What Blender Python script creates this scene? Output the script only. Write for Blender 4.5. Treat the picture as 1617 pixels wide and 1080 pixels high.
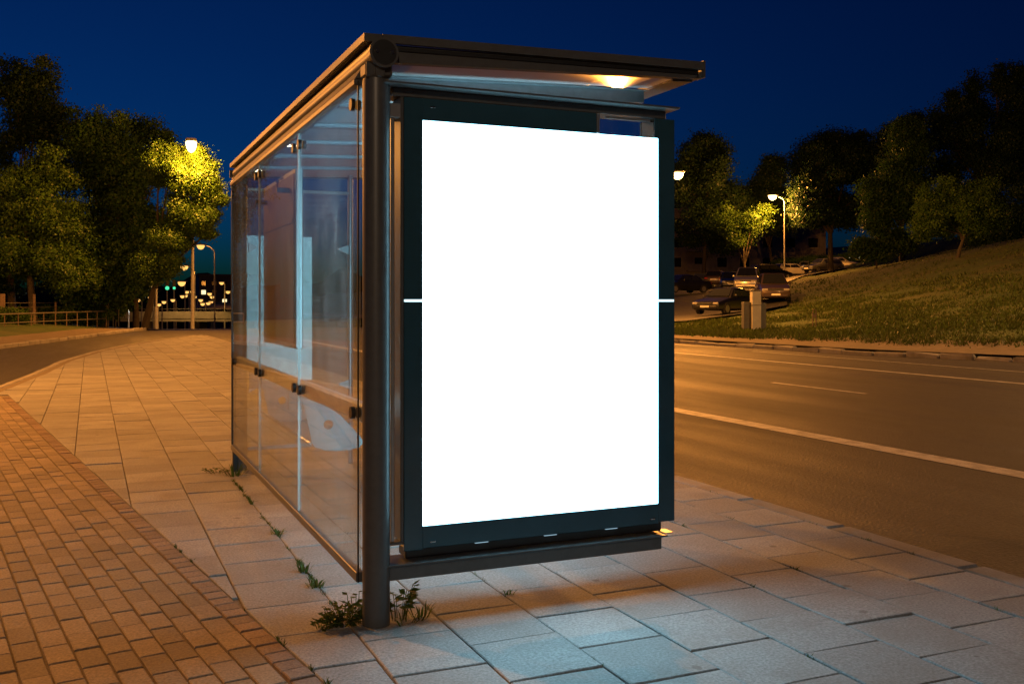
import bpy, math, random
import numpy as np
S = bpy.context.scene
COL = S.collection
for o in list(bpy.data.objects):
    bpy.data.objects.remove(o)
random.seed(7)
rng = np.random.default_rng(7)

# ------------------------------------------------------------------ camera
F, CX, HY = 1540.0, 808.5, 474.5
PSI = math.atan(666.5 / F)
CAM = np.array([-1.087, -3.926, 1.338])
FW = np.array([math.sin(PSI), math.cos(PSI), 0.0])
RT = np.array([math.cos(PSI), -math.sin(PSI), 0.0])
UP = np.array([0, 0, 1.0])
cd = bpy.data.cameras.new('camera')
cam = bpy.data.objects.new('camera', cd)
COL.objects.link(cam)
cam.location = CAM
cam.rotation_euler = (math.pi / 2, 0, -PSI)
cd.sensor_width = 36
cd.lens = F / 1617 * 36
cd.shift_y = -65.5 / 1617
cd.clip_start = 0.05
cd.clip_end = 3000
S.camera = cam

# ------------------------------------------------------------------ sky and exposure
w = bpy.data.worlds.new('World')
S.world = w
w.use_nodes = True
nt = w.node_tree
bg = nt.nodes['Background']
sky = nt.nodes.new('ShaderNodeTexSky')
sky.sky_type = 'NISHITA'
sky.sun_disc = False
sky.sun_elevation = math.radians(-4.0)
sky.sun_rotation = math.radians(-12)
sky.ozone_density = 6.0
sky.air_density = 1.0
sky.dust_density = 0.3
tint = nt.nodes.new('ShaderNodeMix')
tint.data_type = 'RGBA'
tint.blend_type = 'MULTIPLY'
tint.inputs[0].default_value = 1.0
tint.inputs[7].default_value = (0.06, 1.25, 1.08, 1)
nt.links.new(sky.outputs[0], tint.inputs[6])
nt.links.new(tint.outputs[2], bg.inputs[0])
bg.inputs[1].default_value = .9
S.view_settings.view_transform = 'Standard'
S.view_settings.look = 'None'
S.view_settings.exposure = 0
S.view_settings.gamma = 1
S.view_settings.use_curve_mapping = False
S.render.engine = 'CYCLES'
S.cycles.use_denoising = True
try:
    S.cycles.denoiser = 'OPENIMAGEDENOISE'
except Exception:
    pass
S.cycles.max_bounces = 8
S.cycles.diffuse_bounces = 3
S.cycles.glossy_bounces = 4
S.cycles.transmission_bounces = 6
S.cycles.transparent_max_bounces = 24
S.cycles.caustics_reflective = False
S.cycles.caustics_refractive = False
S.cycles.sample_clamp_indirect = 4.0
SODIUM = (1.0, 0.35, 0.05)
SODIUM_PALE = (1.0, 0.68, 0.42)


# ------------------------------------------------------------------ helpers
def at(px, py, d):
    return CAM + (FW + RT * (px - CX) / F - UP * (py - HY) / F) * d


def gnd(px, py, z=0.0):
    r = FW + RT * (px - CX) / F - UP * (py - HY) / F
    return CAM + r * ((z - CAM[2]) / r[2])


def sz(n, d):
    return n * d / F


class MB:
    """collects shapes, builds ONE mesh object"""
    def __init__(s):
        s.v, s.f, s.m = [], [], []

    def add(s, vs, fs, m=0):
        b = len(s.v)
        s.v += [tuple(map(float, p)) for p in vs]
        s.f += [tuple(b + i for i in f) for f in fs]
        s.m += [m] * len(fs)
        return s

    def box(s, x0, x1, y0, y1, z0, z1, m=0, bev=0.0):
        if bev <= 0:
            vs = [(x, y, z) for z in (z0, z1) for y in (y0, y1) for x in (x0, x1)]
            return s.add(vs, [(0, 2, 3, 1), (4, 5, 7, 6), (0, 1, 5, 4), (2, 6, 7, 3), (0, 4, 6, 2), (1, 3, 7, 5)], m)
        b = min(bev, (x1 - x0) * .49, (y1 - y0) * .49, (z1 - z0) * .49)
        vs = []
        for sx, X in ((1, x0), (-1, x1)):
            for sy, Y in ((1, y0), (-1, y1)):
                for sz_, Z in ((1, z0), (-1, z1)):
                    vs += [(X, Y + sy * b, Z + sz_ * b), (X + sx * b, Y, Z + sz_ * b), (X + sx * b, Y + sy * b, Z)]
        I = lambda i, j, k, a: ((i * 2 + j) * 2 + k) * 3 + a
        fs = []
        for i in (0, 1):
            q = [I(i, 0, 0, 0), I(i, 1, 0, 0), I(i, 1, 1, 0), I(i, 0, 1, 0)]
            fs.append(q if i else q[::-1])
            q = [I(0, i, 0, 1), I(1, i, 0, 1), I(1, i, 1, 1), I(0, i, 1, 1)]
            fs.append(q[::-1] if i else q)
            q = [I(0, 0, i, 2), I(1, 0, i, 2), I(1, 1, i, 2), I(0, 1, i, 2)]
            fs.append(q if i else q[::-1])
        for j in (0, 1):
            for k in (0, 1):
                fs.append([I(0, j, k, 1), I(1, j, k, 1), I(1, j, k, 2), I(0, j, k, 2)])
                fs.append([I(j, 0, k, 0), I(j, 1, k, 0), I(j, 1, k, 2), I(j, 0, k, 2)])
                fs.append([I(j, k, 0, 0), I(j, k, 1, 0), I(j, k, 1, 1), I(j, k, 0, 1)])
        for i in (0, 1):
            for j in (0, 1):
                for k in (0, 1):
                    fs.append([I(i, j, k, 0), I(i, j, k, 1), I(i, j, k, 2)])
        return s.add(vs, fs, m)

    def tube(s, pts, r, n=10, m=0, cap=True):
        pts = [np.array(p, float) for p in pts]
        rr = r if hasattr(r, '__len__') else [r] * len(pts)
        rings = []
        for i, p in enumerate(pts):
            t = pts[min(i + 1, len(pts) - 1)] - pts[max(i - 1, 0)]
            t = t / (np.linalg.norm(t) + 1e-9)
            a = np.array([0, 0, 1.0]) if abs(t[2]) < .9 else np.array([1.0, 0, 0])
            u = np.cross(t, a); u /= np.linalg.norm(u)
            v = np.cross(t, u)
            rings.append([p + rr[i] * (u * math.cos(2 * math.pi * k / n) + v * math.sin(2 * math.pi * k / n)) for k in range(n)])
        vs = [q for R in rings for q in R]
        fs = []
        for i in range(len(pts) - 1):
            for k in range(n):
                a, b = i * n + k, i * n + (k + 1) % n
                fs.append((a, a + n, b + n, b))
        if cap:
            fs.append(tuple(range(n)))
            fs.append(tuple(reversed(range((len(pts) - 1) * n, len(pts) * n))))
        return s.add(vs, fs, m)

    def prism(s, poly, z0, z1, m=0):
        n = len(poly)
        vs = [(p[0], p[1], z0) for p in poly] + [(p[0], p[1], z1) for p in poly]
        fs = [tuple(reversed(range(n))), tuple(range(n, 2 * n))] + [(i, (i + 1) % n, n + (i + 1) % n, n + i) for i in range(n)]
        return s.add(vs, fs, m)

    def build(s, name, mats, parent=None, smooth=False, loc=None, fix=True):
        me = bpy.data.meshes.new(name)
        me.from_pydata(s.v, [], s.f)
        mats = mats if isinstance(mats, (list, tuple)) else [mats]
        for m in mats:
            me.materials.append(m)
        if len(mats) > 1:
            me.polygons.foreach_set('material_index', s.m)
        if fix:
            import bmesh
            bm = bmesh.new(); bm.from_mesh(me)
            bmesh.ops.recalc_face_normals(bm, faces=bm.faces)
            bm.to_mesh(me); bm.free()
        if smooth:
            me.polygons.foreach_set('use_smooth', [True] * len(me.polygons))
            try:
                me.set_sharp_from_angle(angle=math.radians(40))
            except Exception:
                pass
        return link(name, me, parent, loc)


def link(name, data, parent=None, loc=None):
    o = bpy.data.objects.new(name, data)
    COL.objects.link(o)
    if parent is not None:
        o.parent = parent
    if loc is not None:
        o.location = loc
    return o


def npmesh(name, V, Q, mat, parent=None):
    """fast mesh from vertex array and quad array"""
    me = bpy.data.meshes.new(name)
    V = np.asarray(V, np.float32); Q = np.asarray(Q, np.int32)
    me.vertices.add(len(V)); me.vertices.foreach_set('co', V.ravel())
    k = Q.shape[1]
    me.loops.add(Q.size); me.loops.foreach_set('vertex_index', Q.ravel())
    me.polygons.add(len(Q))
    me.polygons.foreach_set('loop_start', np.arange(0, Q.size, k, dtype=np.int32))
    me.polygons.foreach_set('loop_total', np.full(len(Q), k, np.int32))
    me.update(calc_edges=True)
    me.materials.append(mat)
    return link(name, me, parent)


def tag(o, label=None, cat=None, group=None, kind=None):
    for k, v in (('label', label), ('category', cat), ('group', group), ('kind', kind)):
        if v:
            o[k] = v
    return o


def thing(name, label, cat, loc=(0, 0, 0), rz=0.0, group=None):
    o = link(name, None)
    o.empty_display_size = .2
    o.location = loc
    o.rotation_euler = (0, 0, rz)
    return tag(o, label, cat, group)


def dup(root, loc, rz, label, group=None):
    def cp(o, par):
        c = o.copy(); COL.objects.link(c)
        c.parent = par
        for ch in kids.get(o.name, ()):
            cp(ch, c)
        return c
    kids = {}
    def walk(o):
        kids[o.name] = list(o.children)
        for c in o.children:
            walk(c)
    walk(root)
    r = cp(root, None)
    r.location = loc
    r.rotation_euler = (0, 0, rz)
    r['label'] = label
    if group:
        r['group'] = group
    return r


# ------------------------------------------------------------------ materials
def spots(m, scale, size, colr, pick=.75):
    """scattered dark spots (chewing gum, drips) in a material"""
    N = m.node_tree.nodes; L = m.node_tree.links
    b = N['Principled BSDF']
    src = b.inputs['Base Color'].links[0].from_socket
    geo = N.new('ShaderNodeNewGeometry')
    v = N.new('ShaderNodeTexVoronoi'); v.inputs['Scale'].default_value = scale
    nz = N.new('ShaderNodeTexNoise'); nz.inputs['Scale'].default_value = 40
    ad = N.new('ShaderNodeMixRGB'); ad.blend_type = 'ADD'; ad.inputs[0].default_value = .03
    L.new(geo.outputs['Position'], ad.inputs[1]); L.new(nz.outputs['Color'], ad.inputs[2]); L.new(geo.outputs['Position'], nz.inputs['Vector'])
    L.new(ad.outputs[0], v.inputs['Vector'])
    a = N.new('ShaderNodeMapRange'); L.new(v.outputs['Distance'], a.inputs[0])
    a.inputs[1].default_value = size; a.inputs[2].default_value = size * .7; a.inputs[3].default_value = 0; a.inputs[4].default_value = .6
    sp_ = N.new('ShaderNodeSeparateColor'); L.new(v.outputs['Color'], sp_.inputs[0])
    g_ = N.new('ShaderNodeMath'); g_.operation = 'GREATER_THAN'; g_.inputs[1].default_value = pick; L.new(sp_.outputs[0], g_.inputs[0])
    k = N.new('ShaderNodeMath'); k.operation = 'MULTIPLY'; L.new(a.outputs[0], k.inputs[0]); L.new(g_.outputs[0], k.inputs[1])
    mx = N.new('ShaderNodeMix'); mx.data_type = 'RGBA'; L.new(k.outputs[0], mx.inputs[0]); L.new(src, mx.inputs[6]); mx.inputs[7].default_value = (*colr, 1)
    L.new(mx.outputs[2], b.inputs['Base Color'])


def mat(name, col, rough=.5, metal=0.0, spec=.5, noise=0, namp=.25, nscale=8, bump=0, bscale=60, emit=None, estr=0,
        coat=0, stretch=None, island=0, dark=None, dscale=2.0, damp=.5, rvar=0, objrand=0):
    m = bpy.data.materials.new(name); m.use_nodes = True
    N = m.node_tree.nodes; L = m.node_tree.links
    b = N['Principled BSDF']
    b.inputs['Base Color'].default_value = (*col, 1)
    b.inputs['Roughness'].default_value = rough
    b.inputs['Metallic'].default_value = metal
    b.inputs['Specular IOR Level'].default_value = spec
    if coat:
        b.inputs['Coat Weight'].default_value = coat
        b.inputs['Coat Roughness'].default_value = .05
    if emit:
        b.inputs['Emission Color'].default_value = (*emit, 1)
        b.inputs['Emission Strength'].default_value = estr
    geo = N.new('ShaderNodeNewGeometry')
    mp = N.new('ShaderNodeMapping')
    L.new(geo.outputs['Position'], mp.inputs[0])
    if stretch:
        mp.inputs['Scale'].default_value = stretch
    cur = None

    def mult(fac_socket, lo, hi):
        nonlocal cur
        mr = N.new('ShaderNodeMapRange')
        L.new(fac_socket, mr.inputs[0])
        mr.inputs[1].default_value = .3; mr.inputs[2].default_value = .7
        mr.inputs[3].default_value = lo; mr.inputs[4].default_value = hi
        mx = N.new('ShaderNodeMix'); mx.data_type = 'RGBA'; mx.blend_type = 'MULTIPLY'
        mx.inputs[0].default_value = 1
        if cur is None:
            mx.inputs[6].default_value = (*col, 1)
        else:
            L.new(cur, mx.inputs[6])
        L.new(mr.outputs[0], mx.inputs[7])
        cur = mx.outputs[2]
        return mr
    if noise:
        t = N.new('ShaderNodeTexNoise'); t.inputs['Scale'].default_value = nscale
        t.inputs['Detail'].default_value = 8; t.inputs['Roughness'].default_value = .65
        L.new(geo.outputs['Position'], t.inputs['Vector'])
        mult(t.outputs[0], 1 - namp, 1 + namp)
    if island or objrand:
        oi = N.new('ShaderNodeObjectInfo')
        ad = N.new('ShaderNodeMath'); ad.operation = 'ADD'
        L.new(oi.outputs['Random'], ad.inputs[0])
        if island:
            L.new(geo.outputs['Random Per Island'], ad.inputs[1])
        else:
            ad.inputs[1].default_value = 0
        fr = N.new('ShaderNodeMath'); fr.operation = 'FRACT'
        L.new(ad.outputs[0], fr.inputs[0])
        r_ = mult(fr.outputs[0], 1 - (island or objrand), 1 + (island or objrand))
        r_.inputs[1].default_value = 0; r_.inputs[2].default_value = 1
    if dark is not None:
        t = N.new('ShaderNodeTexNoise'); t.inputs['Scale'].default_value = dscale
        t.inputs['Detail'].default_value = 6; t.inputs['Roughness'].default_value = .6
        L.new(mp.outputs[0], t.inputs['Vector'])
        mr = N.new('ShaderNodeMapRange'); L.new(t.outputs[0], mr.inputs[0])
        mr.inputs[1].default_value = .45; mr.inputs[2].default_value = .68
        mr.inputs[4].default_value = damp
        mx = N.new('ShaderNodeMix'); mx.data_type = 'RGBA'
        L.new(mr.outputs[0], mx.inputs[0])
        if cur is None:
            mx.inputs[6].default_value = (*col, 1)
        else:
            L.new(cur, mx.inputs[6])
        mx.inputs[7].default_value = (*dark, 1)
        cur = mx.outputs[2]
        if rvar:
            rr = N.new('ShaderNodeMapRange'); L.new(t.outputs[0], rr.inputs[0])
            rr.inputs[1].default_value = .35; rr.inputs[2].default_value = .7
            rr.inputs[3].default_value = rough - rvar; rr.inputs[4].default_value = rough + rvar
            L.new(rr.outputs[0], b.inputs['Roughness'])
    if cur is not None:
        L.new(cur, b.inputs['Base Color'])
    if bump:
        t = N.new('ShaderNodeTexNoise'); t.inputs['Scale'].default_value = bscale
        t.inputs['Detail'].default_value = 4
        L.new(geo.outputs['Position'], t.inputs['Vector'])
        bp = N.new('ShaderNodeBump'); bp.inputs['Strength'].default_value = bump
        bp.inputs['Distance'].default_value = .004 if bscale > 60 else .012
        L.new(t.outputs[0], bp.inputs['Height']); L.new(bp.outputs[0], b.inputs['Normal'])
    return m


def emitter(name, col, strength):
    m = bpy.data.materials.new(name); m.use_nodes = True
    N = m.node_tree.nodes; L = m.node_tree.links
    N.clear()
    e = N.new('ShaderNodeEmission'); e.inputs[0].default_value = (*col, 1); e.inputs[1].default_value = strength
    o = N.new('ShaderNodeOutputMaterial'); L.new(e.outputs[0], o.inputs[0])
    return m


def glass(name, tintc=(.93, .97, .97), dirt=.042, smear=True, f0=.045):
    """clear pane: part transparent, part mirror by angle, a little dust that catches light"""
    m = bpy.data.materials.new(name); m.use_nodes = True
    N = m.node_tree.nodes; L = m.node_tree.links
    N.clear()
    out = N.new('ShaderNodeOutputMaterial')
    tr = N.new('ShaderNodeBsdfTransparent'); tr.inputs[0].default_value = (*tintc, 1)
    gl = N.new('ShaderNodeBsdfGlossy'); gl.inputs['Roughness'].default_value = .0
    lw = N.new('ShaderNodeLayerWeight'); lw.inputs[0].default_value = .5
    pw = N.new('ShaderNodeMath'); pw.operation = 'POWER'; pw.inputs[1].default_value = 5
    L.new(lw.outputs['Facing'], pw.inputs[0])
    mr = N.new('ShaderNodeMapRange'); L.new(pw.outputs[0], mr.inputs[0])
    mr.inputs[3].default_value = f0; mr.inputs[4].default_value = .9
    mx = N.new('ShaderNodeMixShader')
    L.new(mr.outputs[0], mx.inputs[0]); L.new(tr.outputs[0], mx.inputs[1]); L.new(gl.outputs[0], mx.inputs[2])
    df = N.new('ShaderNodeBsdfDiffuse'); df.inputs[0].default_value = (.75, .78, .8, 1)
    tl = N.new('ShaderNodeBsdfTranslucent'); tl.inputs[0].default_value = (.75, .78, .8, 1)
    md = N.new('ShaderNodeMixShader'); md.inputs[0].default_value = .5
    L.new(df.outputs[0], md.inputs[1]); L.new(tl.outputs[0], md.inputs[2])
    geo = N.new('ShaderNodeNewGeometry')
    mp = N.new('ShaderNodeMapping'); mp.inputs['Scale'].default_value = (3, 3, .8)
    L.new(geo.outputs['Position'], mp.inputs[0])
    t = N.new('ShaderNodeTexNoise'); t.inputs['Scale'].default_value = 3; t.inputs['Detail'].default_value = 9
    t.inputs['Roughness'].default_value = .7; t.inputs['Distortion'].default_value = .8
    L.new(mp.outputs[0], t.inputs['Vector'])
    dr = N.new('ShaderNodeMapRange'); L.new(t.outputs[0], dr.inputs[0])
    dr.inputs[1].default_value = .42; dr.inputs[2].default_value = .75
    dr.inputs[3].default_value = dirt * .5; dr.inputs[4].default_value = dirt * (3.2 if smear else 1.2)
    m2 = N.new('ShaderNodeMixShader')
    L.new(dr.outputs[0], m2.inputs[0]); L.new(mx.outputs[0], m2.inputs[1]); L.new(md.outputs[0], m2.inputs[2])
    L.new(m2.outputs[0], out.inputs[0])
    return m


def leafmat(name, col, var=.25):
    m = bpy.data.materials.new(name); m.use_nodes = True
    N = m.node_tree.nodes; L = m.node_tree.links
    N.clear()
    out = N.new('ShaderNodeOutputMaterial')
    geo = N.new('ShaderNodeNewGeometry')
    hs = N.new('ShaderNodeHueSaturation'); hs.inputs['Color'].default_value = (*col, 1)
    mr = N.new('ShaderNodeMapRange'); L.new(geo.outputs['Random Per Island'], mr.inputs[0])
    mr.inputs[3].default_value = 1 - var; mr.inputs[4].default_value = 1 + var
    L.new(mr.outputs[0], hs.inputs['Value'])
    mh = N.new('ShaderNodeMapRange'); L.new(geo.outputs['Random Per Island'], mh.inputs[0])
    mh.inputs[3].default_value = .485; mh.inputs[4].default_value = .515
    L.new(mh.outputs[0], hs.inputs['Hue'])
    p = N.new('ShaderNodeBsdfPrincipled'); p.inputs['Roughness'].default_value = .5
    p.inputs['Specular IOR Level'].default_value = .3
    L.new(hs.outputs[0], p.inputs['Base Color'])
    tl = N.new('ShaderNodeBsdfTranslucent'); L.new(hs.outputs[0], tl.inputs[0])
    mx = N.new('ShaderNodeMixShader'); mx.inputs[0].default_value = .35
    L.new(p.outputs[0], mx.inputs[1]); L.new(tl.outputs[0], mx.inputs[2]); L.new(mx.outputs[0], out.inputs[0])
    return m


def roofmat():
    """frosted polycarbonate sheet seen from below: spreads what shines through it"""
    m = bpy.data.materials.new('frosted_polycarbonate'); m.use_nodes = True
    N = m.node_tree.nodes; L = m.node_tree.links
    N.clear()
    out = N.new('ShaderNodeOutputMaterial')
    tl = N.new('ShaderNodeBsdfTranslucent'); tl.inputs[0].default_value = (.8, .8, .78, 1)
    df = N.new('ShaderNodeBsdfDiffuse'); df.inputs[0].default_value = (.74, .78, .80, 1)
    rf = N.new('ShaderNodeBsdfRefraction'); rf.inputs['IOR'].default_value = 1.012; rf.inputs['Roughness'].default_value = .85
    rf.inputs[0].default_value = (.9, .9, .86, 1)
    rf2 = N.new('ShaderNodeBsdfRefraction'); rf2.inputs['IOR'].default_value = .988; rf2.inputs['Roughness'].default_value = .85
    rf2.inputs[0].default_value = (.9, .9, .86, 1)
    rm = N.new('ShaderNodeMixShader'); rm.inputs[0].default_value = .5
    L.new(rf.outputs[0], rm.inputs[1]); L.new(rf2.outputs[0], rm.inputs[2])
    wide = []
    for ior in (1.05, .95):
        q = N.new('ShaderNodeBsdfRefraction'); q.inputs['IOR'].default_value = ior; q.inputs['Roughness'].default_value = .95
        q.inputs[0].default_value = (.9, .88, .8, 1); wide.append(q)
    wm = N.new('ShaderNodeMixShader'); wm.inputs[0].default_value = .5
    L.new(wide[0].outputs[0], wm.inputs[1]); L.new(wide[1].outputs[0], wm.inputs[2])
    rm2 = N.new('ShaderNodeMixShader'); rm2.inputs[0].default_value = .6
    L.new(rm.outputs[0], rm2.inputs[1]); L.new(wm.outputs[0], rm2.inputs[2])
    a = N.new('ShaderNodeMixShader'); a.inputs[0].default_value = .78
    L.new(tl.outputs[0], a.inputs[1]); L.new(df.outputs[0], a.inputs[2])
    b = N.new('ShaderNodeMixShader'); b.inputs[0].default_value = .27
    L.new(a.outputs[0], b.inputs[1]); L.new(rm2.outputs[0], b.inputs[2])
    tp = N.new('ShaderNodeBsdfTransparent')
    c = N.new('ShaderNodeMixShader'); c.inputs[0].default_value = .04
    L.new(b.outputs[0], c.inputs[1]); L.new(tp.outputs[0], c.inputs[2])
    L.new(c.outputs[0], out.inputs[0])
    return m


M = {}
M['anth'] = mat('anthracite_paint', (.092, .096, .10), rough=.36, noise=1, namp=.12, nscale=30, bump=.05, bscale=400)
M['anth_dark'] = mat('dark_paint', (.018, .02, .022), rough=.45, noise=1, namp=.15, nscale=20)
M['border'] = mat('black_glass_border', (.03, .085, .13), rough=.12, spec=.6, noise=1, namp=.12, nscale=3)
M['chrome'] = mat('steel', (.5, .5, .5), rough=.22, metal=1, noise=1, namp=.1, nscale=25)
M['rail_steel'] = mat('middle_rail_steel', (.55, .55, .54), rough=.33, metal=.15, noise=1, namp=.1, nscale=14)
M['steel'] = mat('brushed_steel', (.42, .43, .45), rough=.35, metal=.7, noise=1, namp=.12, nscale=18)
M['seat'] = mat('seat_coating', (.27, .30, .32), rough=.42, noise=1, namp=.12, nscale=12)
M['poster'] = emitter('lit_poster', (.38, .81, 1.0), 7.0)
M['led'] = emitter('led_strip', (.6, .9, 1.0), 2.0)  # box light leaking between the doors, put into a glowing colour
M['sill'] = emitter('sill_led', (.5, .8, 1.0), .55)  # glow colour for light spilling below the case, no lamp there
M['seal'] = mat('glass_edge_seal', (.72, .78, .78), rough=.3)  # light on the pane edges, put into a pale colour
M['glass'] = glass('shelter_glass')
M['cleanglass'] = glass('clean_glass', dirt=.008)
M['endglass'] = glass('end_glass', dirt=.035, f0=.08)
M['roof'] = roofmat()
M['clear'] = bpy.data.materials.new('clear_top'); M['clear'].use_nodes = True
_n = M['clear'].node_tree; _n.nodes.clear()
_t = _n.nodes.new('ShaderNodeBsdfTransparent'); _o = _n.nodes.new('ShaderNodeOutputMaterial'); _n.links.new(_t.outputs[0], _o.inputs[0])
M['board'] = mat('board_back', (.20, .095, .05), rough=.5, noise=1, namp=.2, nscale=5)
M['slab'] = mat('concrete_slab', (.275, .28, .285), rough=.72, noise=1, namp=.42, nscale=85, bump=.55, bscale=120, island=.18,
                dark=(.17, .155, .14), dscale=2.6, damp=.45)
spots(M['slab'], 5.0, .12, (.10, .095, .09), .72)
M['brick'] = mat('clay_paver', (.26, .205, .145), rough=.75, noise=1, namp=.4, nscale=85, bump=.6, bscale=120, island=.24,
                 dark=(.15, .12, .1), dscale=3.5, damp=.4)
M['soldier'] = mat('dark_paver', (.23, .165, .125), rough=.75, noise=1, namp=.4, nscale=85, bump=.6, bscale=120, island=.22)
M['sand'] = mat('joint_sand', (.17, .14, .105), rough=.9, noise=1, namp=.5, nscale=90, bump=.6, bscale=150)
M['kerb'] = mat('kerb_concrete', (.30, .285, .27), rough=.75, noise=1, namp=.25, nscale=90, bump=.3, bscale=150, island=.12,
                dark=(.13, .12, .1), dscale=3, damp=.6)
M['asphalt'] = mat('asphalt', (.042, .041, .040), rough=.66, spec=.4, noise=1, namp=.75, nscale=48, bump=1.0, bscale=42,
                   dark=(.035, .034, .034), dscale=.9, damp=.8, stretch=(1, .12, 1), rvar=.1)
M['paint'] = mat('road_paint', (.55, .54, .5), rough=.6, noise=1, namp=.3, nscale=60, bump=.4, bscale=120, dark=(.16, .15, .14), dscale=6, damp=.7)
M['dirt'] = mat('dirt', (.17, .135, .1), rough=.9, noise=1, namp=.35, nscale=6, bump=.5, bscale=40, dark=(.09, .08, .045), dscale=1.5, damp=.6)
M['grass'] = mat('grass_ground', (.045, .078, .013), rough=.9, noise=1, namp=.5, nscale=3, bump=.6, bscale=20, dark=(.13, .105, .04), dscale=.35, damp=.42)
M['turf'] = leafmat('turf_blades', (.062, .088, .015), .5)
M['leaf'] = leafmat('leaf_green', (.042, .098, .014), .2)
M['leaf2'] = leafmat('leaf_olive', (.052, .108, .012), .2)
M['leafd'] = leafmat('leaf_dark', (.024, .056, .020), .2)
M['weed'] = leafmat('weed_green', (.06, .11, .025), .35)
M['bark'] = mat('bark', (.055, .045, .036), rough=.9, noise=1, namp=.35, nscale=12, bump=.6, bscale=30)
M['pole'] = mat('lamp_pole', (.42, .42, .41), rough=.5, metal=.3, noise=1, namp=.15, nscale=8)
M['lens'] = emitter('sodium_lens', (1.0, .62, .2), 22)
M['lens_far'] = emitter('far_sodium_lens', (1.0, .50, .12), 1.6)
M['lens_white'] = emitter('white_lens', (.95, 1.0, 1.0), 12)
M['green'] = emitter('green_signal', (.08, .9, .4), 1.3)
M['downlight'] = emitter('downlight', (1.0, .86, .62), 9)
M['wood'] = mat('fence_post', (.16, .11, .085), rough=.8, noise=1, namp=.3, nscale=14)
M['rail'] = mat('railing', (.17, .16, .15), rough=.5, metal=.4, noise=1, namp=.2, nscale=9)
M['facade'] = mat('render_facade', (.26, .24, .22), rough=.8, noise=1, namp=.2, nscale=2)
M['concrete'] = mat('bridge_concrete', (.33, .31, .28), rough=.8, noise=1, namp=.25, nscale=.8)
M['winlit'] = emitter('lit_window', (1.0, .8, .42), 1.6)
M['winwhite'] = emitter('white_lit_window', (.9, .95, .85), .9)
M['windark'] = mat('dark_window', (.02, .022, .025), rough=.08)
M['tyre'] = mat('tyre', (.015, .015, .015), rough=.8)
M['rim'] = mat('rim', (.4, .4, .4), rough=.3, metal=.8)
M['carglass'] = mat('car_glass', (.012, .014, .016), rough=.04, spec=.7)
M['plate'] = mat('number_plate', (.75, .75, .72), rough=.4)
M['head'] = mat('headlamp', (.75, .75, .75), rough=.08, metal=.6)
M['tail'] = mat('tail_lamp', (.4, .02, .02), rough=.15)
M['cab_tan'] = mat('cabinet_tan', (.52, .49, .42), rough=.6, noise=1, namp=.12, nscale=4)
M['cab_grey'] = mat('cabinet_grey', (.12, .12, .115), rough=.6, noise=1, namp=.12, nscale=4)
M['hill'] = mat('far_wooded_hill', (.03, .04, .025), rough=1, noise=1, namp=.5, nscale=.15)


def carpaint(n, c, metal=.35):
    return mat('car_paint_' + n, c, rough=.3, metal=metal, coat=.8)


# ------------------------------------------------------------------ terrain functions
def ground_z(x, y):
    return -0.12 - 0.027 * max(0.0, y - 46) - 0.02 * max(0.0, -x - 12) * (y > 60)


KERB = [(24, -14), (22.4, 0), (20.6, 8), (19.15, 12.4), (17.9, 16.5), (17.45, 23.8), (17.3, 40), (17.3, 60), (17.3, 200)]


def kerbx(y):
    ys = [p[1] for p in KERB]; xs = [p[0] for p in KERB]
    return float(np.interp(y, ys, xs))


CTL = []
for y in (-12, -4, 2, 8, 12.4, 16.5, 20, 24, 30, 40, 55, 80, 120):
    CTL.append((kerbx(y), y, 0.02)); CTL.append((kerbx(y) + 2.5, y, .07))
for px, py, d in [(1100, 507, 47), (1112, 503, 52), (1217, 491, 57), (1180, 466, 72), (1150, 463, 80), (1135, 458, 85), (1215, 442, 95),
                  (1250, 437, 115), (1300, 437, 100), (1328, 429, 115), (1085, 462, 75), (1190, 526, 39), (1286, 519, 39),
                  (1430, 470, 45), (1617, 378, 60), (1617, 450, 40), (1617, 518, 27), (1510, 407, 60), (1430, 414, 72),
                  (1500, 515, 31), (1350, 431, 85), (1617, 350, 95), (1430, 390, 105), (1200, 425, 145), (1080, 440, 145),
                  (1320, 408, 150), (1950, 380, 45), (1950, 470, 28), (2000, 330, 80), (1300, 470, 60), (1240, 472, 62), (1000, 500, 60), (1000, 470, 85)]:
    CTL.append(tuple(at(px, py, d)))
CTL = np.array(CTL)


def _tps(r):
    return np.where(r > 1e-6, r * r * np.log(np.maximum(r, 1e-6)), 0)


_n = len(CTL)
_K = _tps(np.linalg.norm(CTL[:, None, :2] - CTL[None, :, :2], axis=2)) + np.eye(_n) * 25.0
_Pm = np.c_[np.ones(_n), CTL[:, :2]]
_A = np.block([[_K, _Pm], [_Pm.T, np.zeros((3, 3))]])
_W = np.linalg.solve(_A, np.r_[CTL[:, 2], 0, 0, 0])


def terr(x, y):
    x = np.atleast_1d(np.asarray(x, float)); y = np.atleast_1d(np.asarray(y, float))
    r = np.hypot(x[:, None] - CTL[None, :, 0], y[:, None] - CTL[None, :, 1])
    z = _tps(r) @ _W[:_n] + _W[_n] + _W[_n + 1] * x + _W[_n + 2] * y
    u = np.array([xx - kerbx(yy) for xx, yy in zip(x, y)])
    k = np.clip(u / 3.0, 0, 1)
    return np.maximum(z, -3) * k + .03 * (1 - k)


def onterr(px, d):
    p = at(px, HY, d)
    return (p[0], p[1], float(terr(p[0], p[1])[0]))


# ------------------------------------------------------------------ ground sheets
def sheet(name, xs, ys, zf, m, kind='structure'):
    V = [(x, y, zf(x, y)) for y in ys for x in xs]
    n = len(xs)
    Q = [(j * n + i, j * n + i + 1, (j + 1) * n + i + 1, (j + 1) * n + i) for j in range(len(ys) - 1) for i in range(n - 1)]
    o = npmesh(name, V, Q, m)
    o['kind'] = kind
    return o


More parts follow.
